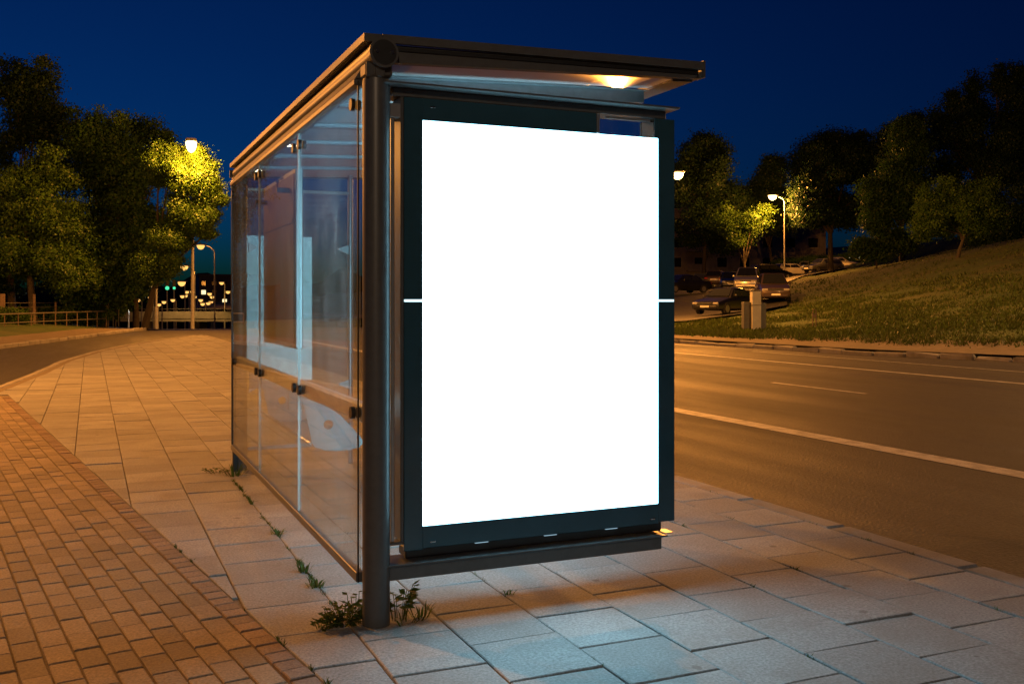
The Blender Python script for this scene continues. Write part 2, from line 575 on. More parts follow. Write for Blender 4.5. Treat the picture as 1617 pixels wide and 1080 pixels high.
ys_ = list(np.linspace(-16, 46, 8)) + [60, 90, 130, 180, 260, 400, 700, 1500]
sheet('ground', [-900, -300, -120, -60, -30, -12, 0, 17, 40, 120, 400, 1200], ys_, lambda x, y: ground_z(x, y) - .1, M['grass'])
sheet('road', [-11, -6, 0, 6, 12, 18, 25], list(np.linspace(-16, 46, 10)) + [60, 90, 130, 180, 230], lambda x, y: ground_z(x, y), M['asphalt'])


def stripe(name, xa, xb, ya, yb, z=-.116):
    ys = list(np.arange(ya, yb, 6.0)) + [yb]
    o = MB()
    for a, b in zip(ys[:-1], ys[1:]):
        o.add([(xa, a, ground_z(0, a) + .004), (xb, a, ground_z(0, a) + .004), (xb, b, ground_z(0, b) + .004), (xa, b, ground_z(0, b) + .004)], [(0, 1, 2, 3)])
    r = o.build(name, M['paint'], fix=False)
    r['kind'] = 'structure'
    return r


stripe('bus_lane_line', 5.93, 6.2, -15, 46)
for k in range(-1, 5):
    stripe('lane_dash', 9.98, 10.09, 7.84 + 8.2 * k, 10.14 + 8.2 * k)
stripe('centre_line', 13.8, 13.98, -15, 46)
stripe('edge_line', 16.3, 16.38, -4, 19)

# pavement island -------------------------------------------------------------
KL = [(-6.2, -8), (-4.6, 0), (-3.4, 6), (-2.45, 12.0), (-1.96, 15.9), (-1.6, 19.8), (-.9, 24), (-.05, 27.5), (1.2, 31.6), (2.2, 34.4), (2.75, 35.6)]
KXR = 2.9   # inner edge of the road kerb


def klx(y):
    return float(np.interp(y, [p[1] for p in KL], [p[0] for p in KL]))


bed = MB()
ysb = [-8, -4, 0, 3, 6, 9, 12, 14, 15.9, 18, 19.8, 22, 24, 26, 27.5, 30, 31.6, 33, 34.4, 35.6]
for a, b in zip(ysb[:-1], ysb[1:]):
    bed.add([(klx(a), a, -.011), (3.06, a, -.011), (3.06, b, -.011), (klx(b), b, -.011)], [(0, 1, 2, 3)])
    bed.add([(klx(a), a, -.011), (klx(b), b, -.011), (klx(b), b, -.3), (klx(a), a, -.3)], [(0, 1, 2, 3)])
    bed.add([(3.06, a, -.011), (3.06, b, -.011), (3.06, b, -.3), (3.06, a, -.3)], [(0, 1, 2, 3)])
pavement = bed.build('pavement', M['sand'])
pavement['kind'] = 'structure'


def clip(poly, n, c):
    """keep the side where n.p <= c"""
    out = []
    for i in range(len(poly)):
        p, q = poly[i], poly[(i + 1) % len(poly)]
        dp, dq = p[0] * n[0] + p[1] * n[1] - c, q[0] * n[0] + q[1] * n[1] - c
        if dp <= 0:
            out.append(p)
        if dp * dq < 0:
            t = dp / (dp - dq)
            out.append((p[0] + t * (q[0] - p[0]), p[1] + t * (q[1] - p[1])))
    return out


def piece(mb, poly, z, ch=.004, tilt=(0, 0)):
    cx = sum(p[0] for p in poly) / len(poly); cy = sum(p[1] for p in poly) / len(poly)
    n = len(poly)
    def ins(p, e):
        dx, dy = p[0] - cx, p[1] - cy
        return (p[0] - math.copysign(min(e, abs(dx)), dx), p[1] - math.copysign(min(e, abs(dy)), dy))
    zz = lambda p: z + tilt[0] * (p[0] - cx) + tilt[1] * (p[1] - cy)
    top = [ins(p, ch) for p in poly]
    vs = [(p[0], p[1], zz(p)) for p in top] + [(p[0], p[1], zz(p) - ch * .8) for p in poly] + [(p[0], p[1], -.03) for p in poly]
    fs = [tuple(range(n))] + [(i, n + i, n + (i + 1) % n, (i + 1) % n) for i in range(n)] + [(n + i, 2 * n + i, 2 * n + (i + 1) % n, n + (i + 1) % n) for i in range(n)]
    mb.add(vs, fs)


def inview(x, y, mx=60):
    v = np.array([x, y, 0]) - CAM
    d = v @ FW
    if d < .3:
        return False
    px = CX + F * (v @ RT) / d; py = HY + F * CAM[2] / d
    return -mx < px < 1617 + mx and py < 1080 + mx * 1.6


def lay(polys, name, m, chamfer, limit=300):
    """nearest pieces in view are parts, the rest one joined part"""
    seen = [p for p in polys if inview(sum(q[0] for q in p) / len(p), sum(q[1] for q in p) / len(p))]
    key = lambda p: math.hypot(p[0][0] - CAM[0], p[0][1] - CAM[1])
    seen.sort(key=key)
    ids = set(id(p) for p in seen[:limit])
    rest = MB()
    cache = {}
    for p in polys:
        z = random.gauss(0, .0016); t = (random.gauss(0, .006), random.gauss(0, .006))
        if id(p) in ids:
            cx = sum(q[0] for q in p) / len(p); cy = sum(q[1] for q in p) / len(p)
            rel = [(q[0] - cx, q[1] - cy) for q in p]
            k = tuple(round(c, 3) for q in rel for c in q)
            if k not in cache:
                mb = MB(); piece(mb, rel, 0, chamfer)
                o = mb.build(name, m, pavement, fix=True)
                cache[k] = o.data
            else:
                o = link(name, cache[k], pavement)
            o.location = (cx, cy, z)
            o.rotation_euler = (t[1], -t[0], 0)
        else:
            piece(rest, p, z, chamfer, t)
    if rest.v:
        r = rest.build('far_' + name, m, pavement, fix=True)
        r['kind'] = 'stuff'


SX, SY, SD = -.343, -.447, -.1501          # right edge of the dark brick course
_l = math.hypot(1, SD)
EU = (SD / _l, 1 / _l); EN = (-1 / _l, SD / _l)   # along the course, and to its left
cS = -(EN[0] * SX + EN[1] * SY)
slabs = []
cols = [.265 + .3764 * k for k in range(0, 8)]
colsL = [.265 - .368 * k for k in range(1, 12)][::-1]
cb = colsL + cols
cb[-1] = KXR
for i in range(len(cb) - 1):
    xa, xb = cb[i], cb[i + 1]
    par = (i - len(colsL)) % 2
    off = -.78 if par == 0 else -.58
    y = off - .395 * 14
    while y < 35.4:
        g = .0035
        p = [(xa + g, y + g), (xb - g, y + g), (xb - g, y + .395 - g), (xa + g, y + .395 - g)]
        if p[0][1] < 11.6:
            p = clip(p, EN, -cS - .004)
        k0 = klx(y + .2); slope = (klx(y + .6) - klx(y - .2)) / .8
        if p:
            nn = (-1, slope); p = clip(p, nn, -(k0 + .14) + slope * (y + .2))
        if len(p) >= 3:
            ar = abs(sum(p[j][0] * p[(j + 1) % len(p)][1] - p[(j + 1) % len(p)][0] * p[j][1] for j in range(len(p)))) / 2
            if ar > .004:
                slabs.append(p)
        y += .395
bricks, soldiers = [], []


def uv(u, v):
    return (SX + EU[0] * u + EN[0] * v, SY + EU[1] * u + EN[1] * v)


g = .0042
for k in range(-40, 118):
    soldiers.append([uv(k * .1 + g, g), uv(k * .1 + g, .1 - g), uv(k * .1 + .1 - g, .1 - g), uv(k * .1 + .1 - g, g)])
for r in range(0, 34):
    v0 = .104 + r * .1
    for k in range(-14, 62):
        u0 = k * .205 + (.1025 if r % 2 else 0)
        p = [uv(u0 + g, v0 + g), uv(u0 + g, v0 + .1 - g), uv(u0 + .205 - g, v0 + .1 - g), uv(u0 + .205 - g, v0 + g)]
        c = uv(u0 + .1, v0 + .05)
        if c[0] > klx(c[1]) + .2:
            bricks.append(p)
soldiers = [p for p in soldiers if p[0][0] > klx(p[0][1]) + .2]
lay(slabs, 'paving_slab', M['slab'], .004)
lay(bricks, 'brick', M['brick'], .004)
lay(soldiers, 'edging_brick', M['soldier'], .004)

# kerbs ----------------------------------------------------------------------
def kerb_line(name, pts, width, z0, z1, length, jit, side, crack=0.0):
    root = link(name, None); root['kind'] = 'structure'
    P_ = [np.array(p, float) for p in pts]
    seg = np.cumsum([0] + [np.linalg.norm(b - a) for a, b in zip(P_[:-1], P_[1:])])
    pos = lambda s: np.array([np.interp(s, seg, [p[i] for p in P_]) for i in (0, 1)])
    s = 0
    n = 0
    while s < seg[-1] - .2 and n < 290:
        L_ = length * random.uniform(.85, 1.1) if jit else length
        a, b = pos(s + .008), pos(min(s + L_ - .008, seg[-1]))
        t = (b - a); ln = np.linalg.norm(t); t /= ln
        nrm = np.array([-t[1], t[0]]) * side
        mb = MB()
        j = lambda: random.gauss(0, jit)
        mb.box(0, ln, 0, width, z0, z1 + j() * .6, bev=.016 + abs(j()))
        if crack and random.random() < crack:
            mb.v = [(x, y, z + (j() * 1.2 if z > z0 + .05 else 0)) for x, y, z in mb.v]
        o = mb.build('kerb_stone', M['kerb'], root)
        o.location = (a[0], a[1], ground_z(0, a[1]) + .12)
        o.rotation_euler = (random.gauss(0, jit * .8), random.gauss(0, jit * .5), math.atan2(t[1], t[0]) + random.gauss(0, jit))
        s += L_; n += 1
    return root


kerb_line('near_kerb', [(3.065, -8), (3.065, 35)], .162, -.25, .0, 1.0, .0012, 1)
kerb_line('island_kerb', KL, .13, -.25, .003, .8, .002, -1)
kerb_line('far_kerb', KERB[:-1], .18, -.3, .0, .95, .022, -1, .6)
LK = [(-14, 0), (-9.5, 12), (-6.4, 21), (-3.56, 29), (-.9, 38.7), (.8, 45.5), (1.6, 49)]
kerb_line('left_kerb', LK, .16, -.25, .0, 1.0, .01, 1, .3)
vg = MB()
vs = []
for i, (x, y) in enumerate(LK + [(3.0, 56), (3.5, 75)]):
    zb = ground_z(0, y) + .12
    vs += [(x - .1, y, zb - .01), (x - 2.2, y + .6, zb + .02), (x - 5, y + 1.5, zb + .25), (x - 60, y + 18, zb + 1.0)]
n = len(vs) // 4
vg.add(vs, [(4 * i + k, 4 * i + k + 1, 4 * i + 5 + k, 4 * i + 4 + k) for i in range(n - 1) for k in (0,)], 0)
vg.add(vs, [(4 * i + k, 4 * i + k + 1, 4 * i + 5 + k, 4 * i + 4 + k) for i in range(n - 1) for k in (1, 2)], 1)
vo = vg.build('left_verge', [M['dirt'], M['grass']])
vo['kind'] = 'structure'

# hillside with car park --------------------------------------------------------
us = np.r_[.12, .6, 1.2, 2, 3, np.linspace(4, 60, 50), 70, 85, 110, 150]
yy = np.r_[np.linspace(-14, 60, 90), np.linspace(62, 120, 40), 135, 160, 200]
XX = np.array([[kerbx(y) + u for u in us] for y in yy]); YY = np.array([[y for u in us] for y in yy])
ZZ = np.concatenate([terr(XX[i], YY[i]) for i in range(len(yy))]).reshape(XX.shape)
bmp = (np.sin(XX * 1.3 + 2 * np.sin(YY * .7)) * np.sin(YY * 1.1 + XX * .4)) * .07 * np.clip((us - 2) / 4, 0, 1)[None, :]
ZZ = ZZ + bmp
V = np.stack([XX, YY, ZZ], -1).reshape(-1, 3)
nx = len(us)
Qd = [(j * nx + i, j * nx + i + 1, (j + 1) * nx + i + 1, (j + 1) * nx + i) for j in range(len(yy) - 1) for i in range(4)]
Qg = [(j * nx + i, j * nx + i + 1, (j + 1) * nx + i + 1, (j + 1) * nx + i) for j in range(len(yy) - 1) for i in range(4, nx - 1)]
hs = npmesh('hillside', V, np.array(Qd + Qg), M['dirt'])
hs.data.materials.append(M['grass'])
hs.data.polygons.foreach_set('material_index', [0] * len(Qd) + [1] * len(Qg))
hs.data.polygons.foreach_set('use_smooth', [True] * (len(Qd) + len(Qg)))
hs['kind'] = 'structure'
PK = [(46, 960, 1085), (51, 970, 1175), (57, 980, 1243), (64, 990, 1243), (72, 1000, 1238), (82, 1010, 1240), (93, 1010, 1268), (100, 1015, 1338), (110, 1020, 1362), (125, 1030, 1372), (140, 1040, 1372)]
rows = []
for d, a, b in PK:
    r = []
    for k in range(9):
        p = at(a + (b - a) * k / 8, HY, d)
        r.append((p[0], p[1], float(terr(p[0], p[1])[0]) + .13))
    rows.append(r)
V = [p for r in rows for p in r]
Q = [(j * 9 + i, j * 9 + i + 1, (j + 1) * 9 + i + 1, (j + 1) * 9 + i) for j in range(len(rows) - 1) for i in range(8)]
pk = npmesh('parking_lot', V, Q, M['asphalt'])
pk['kind'] = 'structure'

# turf on the hillside and roadside verge
NB = 150000
u = rng.gamma(1.6, 6.0, NB) + 2.2 + rng.normal(0, .3, NB)
yv = rng.uniform(6, 70, NB)
xk = np.array([kerbx(v) for v in yv]) + u
zt = np.concatenate([terr(xk[i:i + 4000], yv[i:i + 4000]) for i in range(0, NB, 4000)])
c = np.stack([xk, yv, zt], 1)
dcam = (c - CAM) @ FW
pxx = CX + F * ((c - CAM) @ RT) / np.maximum(dcam, 1)
keep = (pxx > 1030) & (pxx < 1700) & (dcam > 5)
for d, a, b in PK:
    keep &= ~((np.abs(dcam - d) < 6) & (pxx < b) & (dcam > 47))
c = c[keep]; n = len(c)
hgt = (.035 + .10 * rng.random(n) ** 2) * (1 + .5 * np.sin(c[:, 0] * .9) * np.sin(c[:, 1] * .7))
ang = rng.uniform(0, math.pi, n)
wv = np.stack([np.cos(ang), np.sin(ang), np.zeros(n)], 1) * (.02 + .035 * rng.random(n))[:, None]
lean = np.stack([rng.normal(0, .4, n), rng.normal(0, .4, n), np.ones(n)], 1) * hgt[:, None]
V = np.concatenate([c - wv - [0, 0, .02], c + wv - [0, 0, .02], c + lean + wv * .2, c + lean - wv * .2], 0).reshape(4, n, 3).transpose(1, 0, 2).reshape(-1, 3)
tf = npmesh('grass', V, np.arange(4 * n).reshape(n, 4), M['turf'])
tag(tf, 'dry green and yellow grass covering the hillside and roadside verge', 'grass', kind='stuff')

# ------------------------------------------------------------------ bus shelter
sh = thing('bus_shelter', 'dark grey glass bus shelter with lit blank poster case on the pavement', 'bus shelter')
XG = -.055
for yp in (0.0, 4.0):
    p = MB().tube([(0, yp, -.05), (0, yp, 2.243)], .057, 32).build('post', M['anth'], sh, smooth=True)
    m = MB()
    m.tube([(0, yp, 2.243), (0, yp, 2.25)], .055, 32)
    m.box(-.057, .057, yp - .05, yp + .05, 2.25, 2.315, bev=.012)
    m.box(-.02, .02, yp - .062, yp - .05, 2.25, 2.30, bev=.003)
    m.box(-.057, -.045, yp - .058, yp - .05, 2.25, 2.31, bev=.002)
    m.build('post_bracket', M['anth'], sh, smooth=True)
t = MB().tube([(.01, -.075, 2.345), (.01, 4.08, 2.345)], .057, 36).build('roof_tube', M['anth'], sh, smooth=True)
m = MB()
for (ra, rb, ya, yb) in ((.060, .060, -.083, -.075),):
    m.tube([(.01, -.086, 2.345), (.01, -.06, 2.345)], .061, 36)
m.build('tube_ring', M['anth'], t, smooth=True)
MB().tube([(.01, -.0885, 2.345), (.01, -.08, 2.345)], .051, 36).build('end_cap', M['anth_dark'], t, smooth=True)
for bx in (-.021, .043):
    mb = MB().tube([(bx, -.0945, 2.347), (bx, -.088, 2.347)], .0085, 12)
    mb.tube([(bx, -.0955, 2.347), (bx, -.0944, 2.347)], .004, 6, m=1)
    mb.build('bolt', [M['chrome'], M['anth_dark']], t, smooth=True)
# long clamp profile under the tube that holds the panes
MB().box(XG - .022, XG + .012, .06, 3.98, 2.235, 2.262, bev=.004).build('glazing_rail', M['anth'], sh)
MB().add([(-.075, .055, 2.262), (-.02, .055, 2.262), (-.02, .055, 2.31), (-.045, .055, 2.31),
          (-.075, 3.98, 2.262), (-.02, 3.98, 2.262), (-.02, 3.98, 2.31), (-.045, 3.98, 2.31)],
         [(0, 1, 2, 3), (4, 7, 6, 5), (0, 4, 5, 1), (1, 5, 6, 2), (2, 6, 7, 3), (3, 7, 4, 0)]).build('tube_flange', M['anth'], sh)
gy = [.052, 1.345, 2.667, 3.976]
for i in range(3):
    MB().box(XG - .005, XG + .005, gy[i] + .003, gy[i + 1] - .003, .20, 2.246, bev=.001).build('side_pane', M['glass'], sh)
for y in gy[1:3]:  # pale strips stand in for light caught by the glass edges
    MB().box(XG - .0055, XG + .0055, y - .0022, y + .0022, .21, 2.24).build('glass_seal', M['seal'], sh)
br = MB().box(XG - .017, XG + .017, .05, 3.98, .167, .209, bev=.003).build('bottom_rail', M['anth'], sh)
MB().box(XG - .012, XG - .006, .045, .052, .167, 2.25).build('edge_trim', M['anth_dark'], sh)
MB().box(XG - .012, XG + .012, 3.978, 3.992, .167, 2.25).build('edge_trim', M['anth_dark'], sh)
MB().box(XG + .02, XG + .066, .09, 3.97, .818, .902, bev=.012).build('middle_rail', M['rail_steel'], sh)
clampspots = [(y, z) for z in (2.165, .864) for y in (.13, 1.345 - .075, 1.345 + .075, 2.667 - .075, 2.667 + .075, 3.90)]
for y, z in clampspots:
    c_ = MB().tube([(XG - .022, y, z), (XG - .005, y, z)], .026, 20)
    c_.tube([(XG + .005, y, z), (XG + .021, y, z)], .022, 16)
    c_.build('glass_clamp', M['anth_dark'], sh, smooth=True)
# foot of far post
MB().box(-.06, -.02, 3.93, 3.99, -.02, .167, bev=.004).build('rail_foot', M['anth_dark'], sh)
# end pane, far side
MB().box(.045, .85, 3.945, 3.955, .19, 2.2, bev=.001).build('end_pane', M['endglass'], sh)
MB().box(.05, .86, 3.93, 3.97, .16, .19, bev=.004).build('end_bottom_rail', M['steel'], sh)
MB().box(.05, .86, 3.935, 3.965, 2.2, 2.225, bev=.004).build('end_top_rail', M['steel'], sh)
MB().tube([(.875, 3.95, -.02), (.875, 3.95, 2.36)], .021, 16).build('end_pole', M['steel'], sh, smooth=True)
for z in (1.76, .66):
    for sx, xx in ((1, .09), (-1, .80)):
        x2 = .06 if sx > 0 else .856
        m = MB().add([(x2, 3.925, z - .045), (x2, 3.925, z + .03), (xx + sx * .03, 3.925, z + .0), (xx + sx * .02, 3.925, z - .012),
                      (x2, 3.938, z - .045), (x2, 3.938, z + .03), (xx + sx * .03, 3.938, z + .0), (xx + sx * .02, 3.938, z - .012)],
                     [(0, 1, 2, 3), (4, 7, 6, 5), (0, 4, 5, 1), (1, 5, 6, 2), (2, 6, 7, 3), (3, 7, 4, 0)])
        m.build('corner_bracket', M['steel'], sh)

# roof: x -.064..1.584, rises slightly to the road
RX0, RX1, RY0, RY1 = -.064, 1.575, -.05, 4.10
rz = lambda x: 2.425 + (x - RX0) / (RX1 - RX0) * .04


def rbox(mb, x0, x1, y0, y1, dz0a, dz0b, dz1, m=0):
    """box under the roof line; bottoms dz0a at x0 and dz0b at x1 below the top, tops dz1 below"""
    mb.add([(x0, y0, rz(x0) - dz0a), (x1, y0, rz(x1) - dz0b), (x1, y1, rz(x1) - dz0b), (x0, y1, rz(x0) - dz0a),
            (x0, y0, rz(x0) - dz1), (x1, y0, rz(x1) - dz1), (x1, y1, rz(x1) - dz1), (x0, y1, rz(x0) - dz1)],
           [(0, 3, 2, 1), (4, 5, 6, 7), (0, 1, 5, 4), (1, 2, 6, 5), (2, 3, 7, 6), (3, 0, 4, 7)], m)
    return mb


fa = MB()
rbox(fa, RX0, .012, RY0, RY0 + .02, .033, .033, 0)
rbox(fa, .0135, RX1, RY0 - .002, RY0 + .02, .033, .036, -.001)
fa.build('front_lip', M['anth'], sh)
rbox(MB(), .06, RX1 - .012, RY0 + .02, RY0 + .06, .108, .075, .034).build('front_fascia', M['anth'], sh)
rbox(MB(), .06, RX1 - .02, RY0 + .012, RY0 + .02, .060, .058, .045).build('fascia_groove', M['anth_dark'], sh)
rbox(MB(), RX1, RX1 + .012, RY0 - .004, RY0 + .065, .074, .074, -.006).build('lip_end_cap', M['anth'], sh)
rbox(MB(), RX0, RX0 + .02, RY0 + .02, RY1, .030, .030, 0).build('side_lip', M['anth'], sh)
rbox(MB(), RX0 + .02, .06, RY0 + .02, RY1, .034, .034, .006).build('side_soffit', M['anth'], sh)
rbox(MB(), RX1 - .13, RX1 - .02, RY0 + .06, RY1, .086, .084, .058).build('road_side_beam', M['anth'], sh)
rbox(MB(), RX1 - .02, RX1, RY0 + .02, RY1, .075, .075, .045).build('road_side_lip', M['anth'], sh)
rbox(MB(), RX0, RX1, RY1, RY1 + .02, .11, .09, .05).build('back_fascia', M['anth'], sh)
ribs = [.27 + .63 * k for k in range(6)]
for y in ribs:
    dp = .045 if y < .3 else 0
    m = rbox(MB(), .06, RX1 - .13, y, y + .05 + dp, .122 + dp, .096 + dp, .082)
    rbox(m, .06, RX1 - .13, y - .03, y + .08, .106, .081, .084)
    m.build('roof_rib', M['steel'], sh)
edges = [RY0 + .06] + [v for y in ribs for v in (y - .03, y + .08)] + [RY1]
for a, b in zip(edges[0::2], edges[1::2]):
    x0, x1 = .06, RX1 - .13
    za, zb = rz(x0) - .100, rz(x1) - .075
    m = MB().add([(x0, a, za), (x1, a, zb), (x1, b, zb), (x0, b, za)], [(0, 3, 2, 1)], 0)
    T = .016
    m.add([(x0, a, za + T), (x1, a, zb + T), (x1, b, zb + T), (x0, b, za + T)], [(0, 1, 2, 3)], 1)
    m.build('roof_panel', [M['roof'], M['clear']], sh, fix=False)
for px, py in ((455, 230), (400, 270)):
    p = gnd(px, py, 2.318)
    d_ = MB().tube([(p[0], p[1], 2.322), (p[0], p[1], 2.335)], .075, 24).build('downlight', M['steel'], sh, smooth=True)
    MB().tube([(p[0], p[1], 2.319), (p[0], p[1], 2.3225)], .062, 24).build('lit_lens', M['downlight'], d_)

# advertising light box ------------------------------------------------------------
lb = MB()
lb.box(.13, 1.436, .006, .116, .30, 2.098, bev=.004)
lb.box(.13, 1.028, .006, .116, 2.0985, 2.189, bev=.003)
lb.box(1.338, 1.436, .006, .116, 2.0985, 2.189, bev=.003)
lb = lb.build('light_box', M['anth'], sh)
X0, X1, Z0, Z1 = .2, 1.358, .387, 2.097
for yy0, yy1, yp in ((-.006, .006, -.001), (.116, .128, .123)):
    d_ = MB()
    for (a, b, c0, c1) in ((.119, X0, .289, 2.189), (X1, 1.446, .301, 2.189)):
        d_.box(a, b, yy0, yy1, c0, 1.331, bev=.0015)
        d_.box(a, b, yy0, yy1, 1.343, c1, bev=.0015)
    d_.box(X0, 1.03, yy0, yy1, Z1, 2.189, bev=.0015)
    d_.box(1.336, X1, yy0, yy1, Z1, 2.189, bev=.0015)
    d_.box(X0, X1, yy0, yy1, .295, Z0, bev=.0015)
    d_.build('door_border', M['border'], lb)
    MB().box(X0 + .0005, X1 - .0005, min(yp, yp + .004), max(yp, yp + .004) if yy0 < 0 else yp + .002, Z0 + .0005, Z1 - .0005).build('lit_poster', M['poster'], lb)
    for a, b in ((.121, X0 - .001), (X1 + .001, 1.444)):
        MB().box(a, b, yp - .002, yp + .002, 1.332, 1.342).build('light_slit', M['led'], lb)  # glowing bar in the gap where the box light leaks out
for lx, lz in ((.245, 2.155), (1.318, 2.172), (.245, .318), (1.325, .318)):
    MB().box(lx - .012, lx + .012, -.0085, -.0055, lz - .004, lz + .004, bev=.001).build('latch', M['chrome'], lb)
MB().box(1.045, 1.335, -.004, .002, 2.10, 2.188).build('clear_pane', M['cleanglass'], lb)
MB().box(1.0305, 1.044, -.010, .006, 2.098, 2.187, bev=.002).build('door_stop', M['steel'], lb)
MB().box(1.07, 1.31, -.012, -.0088, 2.168, 2.18, bev=.002).build('door_stay', M['steel'], lb)
MB().box(.104, .118, -.004, .11, .33, 2.19, bev=.003).build('side_channel', M['anth'], lb)
MB().box(.066, .082, .01, .05, .33, 2.10, bev=.003).build('side_channel', M['steel'], lb)
MB().box(.06, .118, .0, .06, .318, .33, bev=.002).build('channel_foot', M['anth'], lb)
MB().box(.058, .118, .0, .1, 2.10, 2.16, bev=.003).build('channel_head', M['steel'], lb)
c_ = MB()
c_.box(.016, 1.432, -.075, .165, 2.226, 2.236, bev=.002)
c_.box(.07, 1.40, -.004, .115, 2.19, 2.226, bev=.003)
c_.build('top_ledge', M['anth'], lb)
MB().box(.13, 1.385, .012, .11, .255, .299, bev=.004).build('lower_cabinet', M['anth_dark'], lb)
bm_ = MB()
bm_.box(.05, 1.372, -.012, .10, .175, .238, bev=.003)
bm_.box(.0, 1.385, -.045, .12, .239, .247, bev=.002)
bm_.build('support_beam', M['anth'], sh)
MB().box(1.386, 1.43, -.02, .05, .247, .252, bev=.001).build('tie_plate', M['steel'], lb)
for x in (.47, .80, 1.11):  # glowing bars stand in for spots of light spilled on the ledge
    MB().box(x - .03, x + .03, -.001, .0115, .2905, .2945).build('sill_light', M['sill'], lb)

# bench inside ----------------------------------------------------------------------
be = thing('bench', 'grey sheet metal perch bench with round holes in its ends inside the bus shelter', 'bench')
OUT = [(.05, .765), (.082, .63), (.108, .505), (.125, .477), (.18, .457), (.25, .447), (.33, .449), (.394, .461), (.418, .490), (.394, .530), (.335, .595), (.275, .66), (.21, .705), (.15, .735), (.09, .757)]
HX, HZ, HR = .205, .606, .028


def outline(a):
    """where a ray from the hole centre at angle a meets the plate's edge"""
    dx, dz = math.cos(a), math.sin(a)
    best = None
    for k in range(len(OUT)):
        (x1, z1), (x2, z2) = OUT[k], OUT[(k + 1) % len(OUT)]
        ex, ez = x2 - x1, z2 - z1
        den = dx * ez - dz * ex
        if abs(den) < 1e-9:
            continue
        t_ = ((x1 - HX) * ez - (z1 - HZ) * ex) / den
        u_ = ((x1 - HX) * dz - (z1 - HZ) * dx) / den
        if t_ > 0 and -1e-6 <= u_ <= 1 + 1e-6:
            best = t_ if best is None else min(best, t_)
    return (HX + best * dx, HZ + best * dz)


angs = sorted([2 * math.pi * k / 28 for k in range(28)] + [math.atan2(z - HZ, x - HX) % (2 * math.pi) for x, z in OUT])
for yp in (1.79, 3.30):
    m = MB()
    n = len(angs)
    for yy in (yp, yp + .005):
        m.v += [(HX + HR * math.cos(a), yy, HZ + HR * math.sin(a)) for a in angs]
        m.v += [(x, yy, z) for x, z in (outline(a) for a in angs)]
    for k in range(n):
        q = (k + 1) % n
        m.f += [(k, q, n + q, n + k), (2 * n + k, 3 * n + k, 3 * n + q, 2 * n + q), (k, 2 * n + k, 2 * n + q, q), (n + k, n + q, 3 * n + q, 3 * n + k)]
        m.m += [0] * 4
    m.build('end_plate', M['seat'], be)
    MB().box(-.03, .085, yp + .006, yp + .012, .70, .832, bev=.002).build('bracket', M['anth'], be)
sp = [(.062, .71), (.082, .63), (.108, .507), (.125, .480), (.18, .460), (.25, .450), (.33, .452), (.394, .464), (.414, .489)]
sp = sp[2:]
m = MB()
for (y0_, y1_) in ((1.796, 3.299), (3.306, 3.72)):
    vs = [(x, y, z + o) for o in (0, -.004) for y in (y0_, y1_) for x, z in sp]
    n = len(sp)
    fs = [(k, k + 1, n + k + 1, n + k) for k in range(n - 1)] + [(2 * n + k, 3 * n + k, 3 * n + k + 1, 2 * n + k + 1) for k in range(n - 1)]
    fs += [(0, n, 3 * n, 2 * n), (n - 1, 3 * n - 1, 4 * n - 1, 2 * n - 1)]
    m.add(vs, fs)
m.build('seat_sheet', M['steel'], be, smooth=True)
MB().tube([(.100, 1.80, .497), (.100, 3.72, .497)], .009, 8).build('edge_bar', M['chrome'], be, smooth=True)

nb = thing('notice_board', 'brown backed timetable board hung inside the shelter side glass', 'notice board')
MB().box(.03, .075, 1.88, 3.03, 1.05, 2.125, bev=.006).build('board_case', M['steel'], nb)
MB().box(.024, .0305, 1.91, 3.0, 1.08, 2.095, bev=.002).build('back_panel', M['board'], nb)
MB().box(.019, .0245, 1.93, 2.98, 1.80, 1.83, bev=.002).build('batten', M['board'], nb)
MB().box(.076, .079, 1.93, 2.98, 1.10, 2.075).build('notice_sheet', M['plate'], nb)
for y in (2.05, 2.86):
    MB().box(-.05, .024, y - .012, y + .012, 1.99, 2.02, bev=.003).build('hanger', M['anth'], nb)

# ------------------------------------------------------------------ weeds
def weed(loc, label, nleaf, h, spread, blade, seed):
    r = random.Random(seed)
    t = thing('weed', label, 'weed', loc, 0, 'weeds in the paving joints')
    m = MB(); st = MB()
    for k in range(nleaf):
        a = r.uniform(0, 2 * math.pi); rad = spread * math.sqrt(r.random()) * .5
        b = np.array([rad * math.cos(a), rad * math.sin(a) * .7, 0])
        hh = h * r.uniform(.35, 1)
        tip = b + np.array([math.cos(a) * spread * r.uniform(.1, .6), math.sin(a) * spread * r.uniform(.1, .6), hh])
        if blade:
            wv = np.array([-math.sin(a), math.cos(a), 0]) * r.uniform(.002, .0045)
            mid = (b + tip) / 2 + np.array([0, 0, hh * .2])
            m.add([b - wv, b + wv, mid + wv, mid - wv, tip], [(0, 1, 2, 3), (3, 2, 4)])
        else:
            st.tube([b, (b + tip) / 2 + np.array([0, 0, hh * .12]), tip], .0014, 4, cap=False)
            for q in range(3):
                c = b + (tip - b) * (.5 + .25 * q)
                aa = a + r.uniform(-1.6, 1.6); L_ = r.uniform(.018, .036) * (1.5 if h > .12 else .85)
                d1 = np.array([math.cos(aa), math.sin(aa), r.uniform(-.3, .5)]) * L_
                s1 = np.array([-math.sin(aa), math.cos(aa), r.uniform(-.3, .3)]) * L_ * .38
                m.add([c, c + d1 * .45 + s1, c + d1, c + d1 * .45 - s1, c + d1 * .5 + np.array([0, 0, -.004])], [(0, 4, 1), (4, 2, 1), (0, 3, 4), (4, 3, 2)])
    m.build('foliage', M['weed'], t, fix=False)
    if st.v:
        st.build('stem', M['weed'], t, fix=False)
    return t


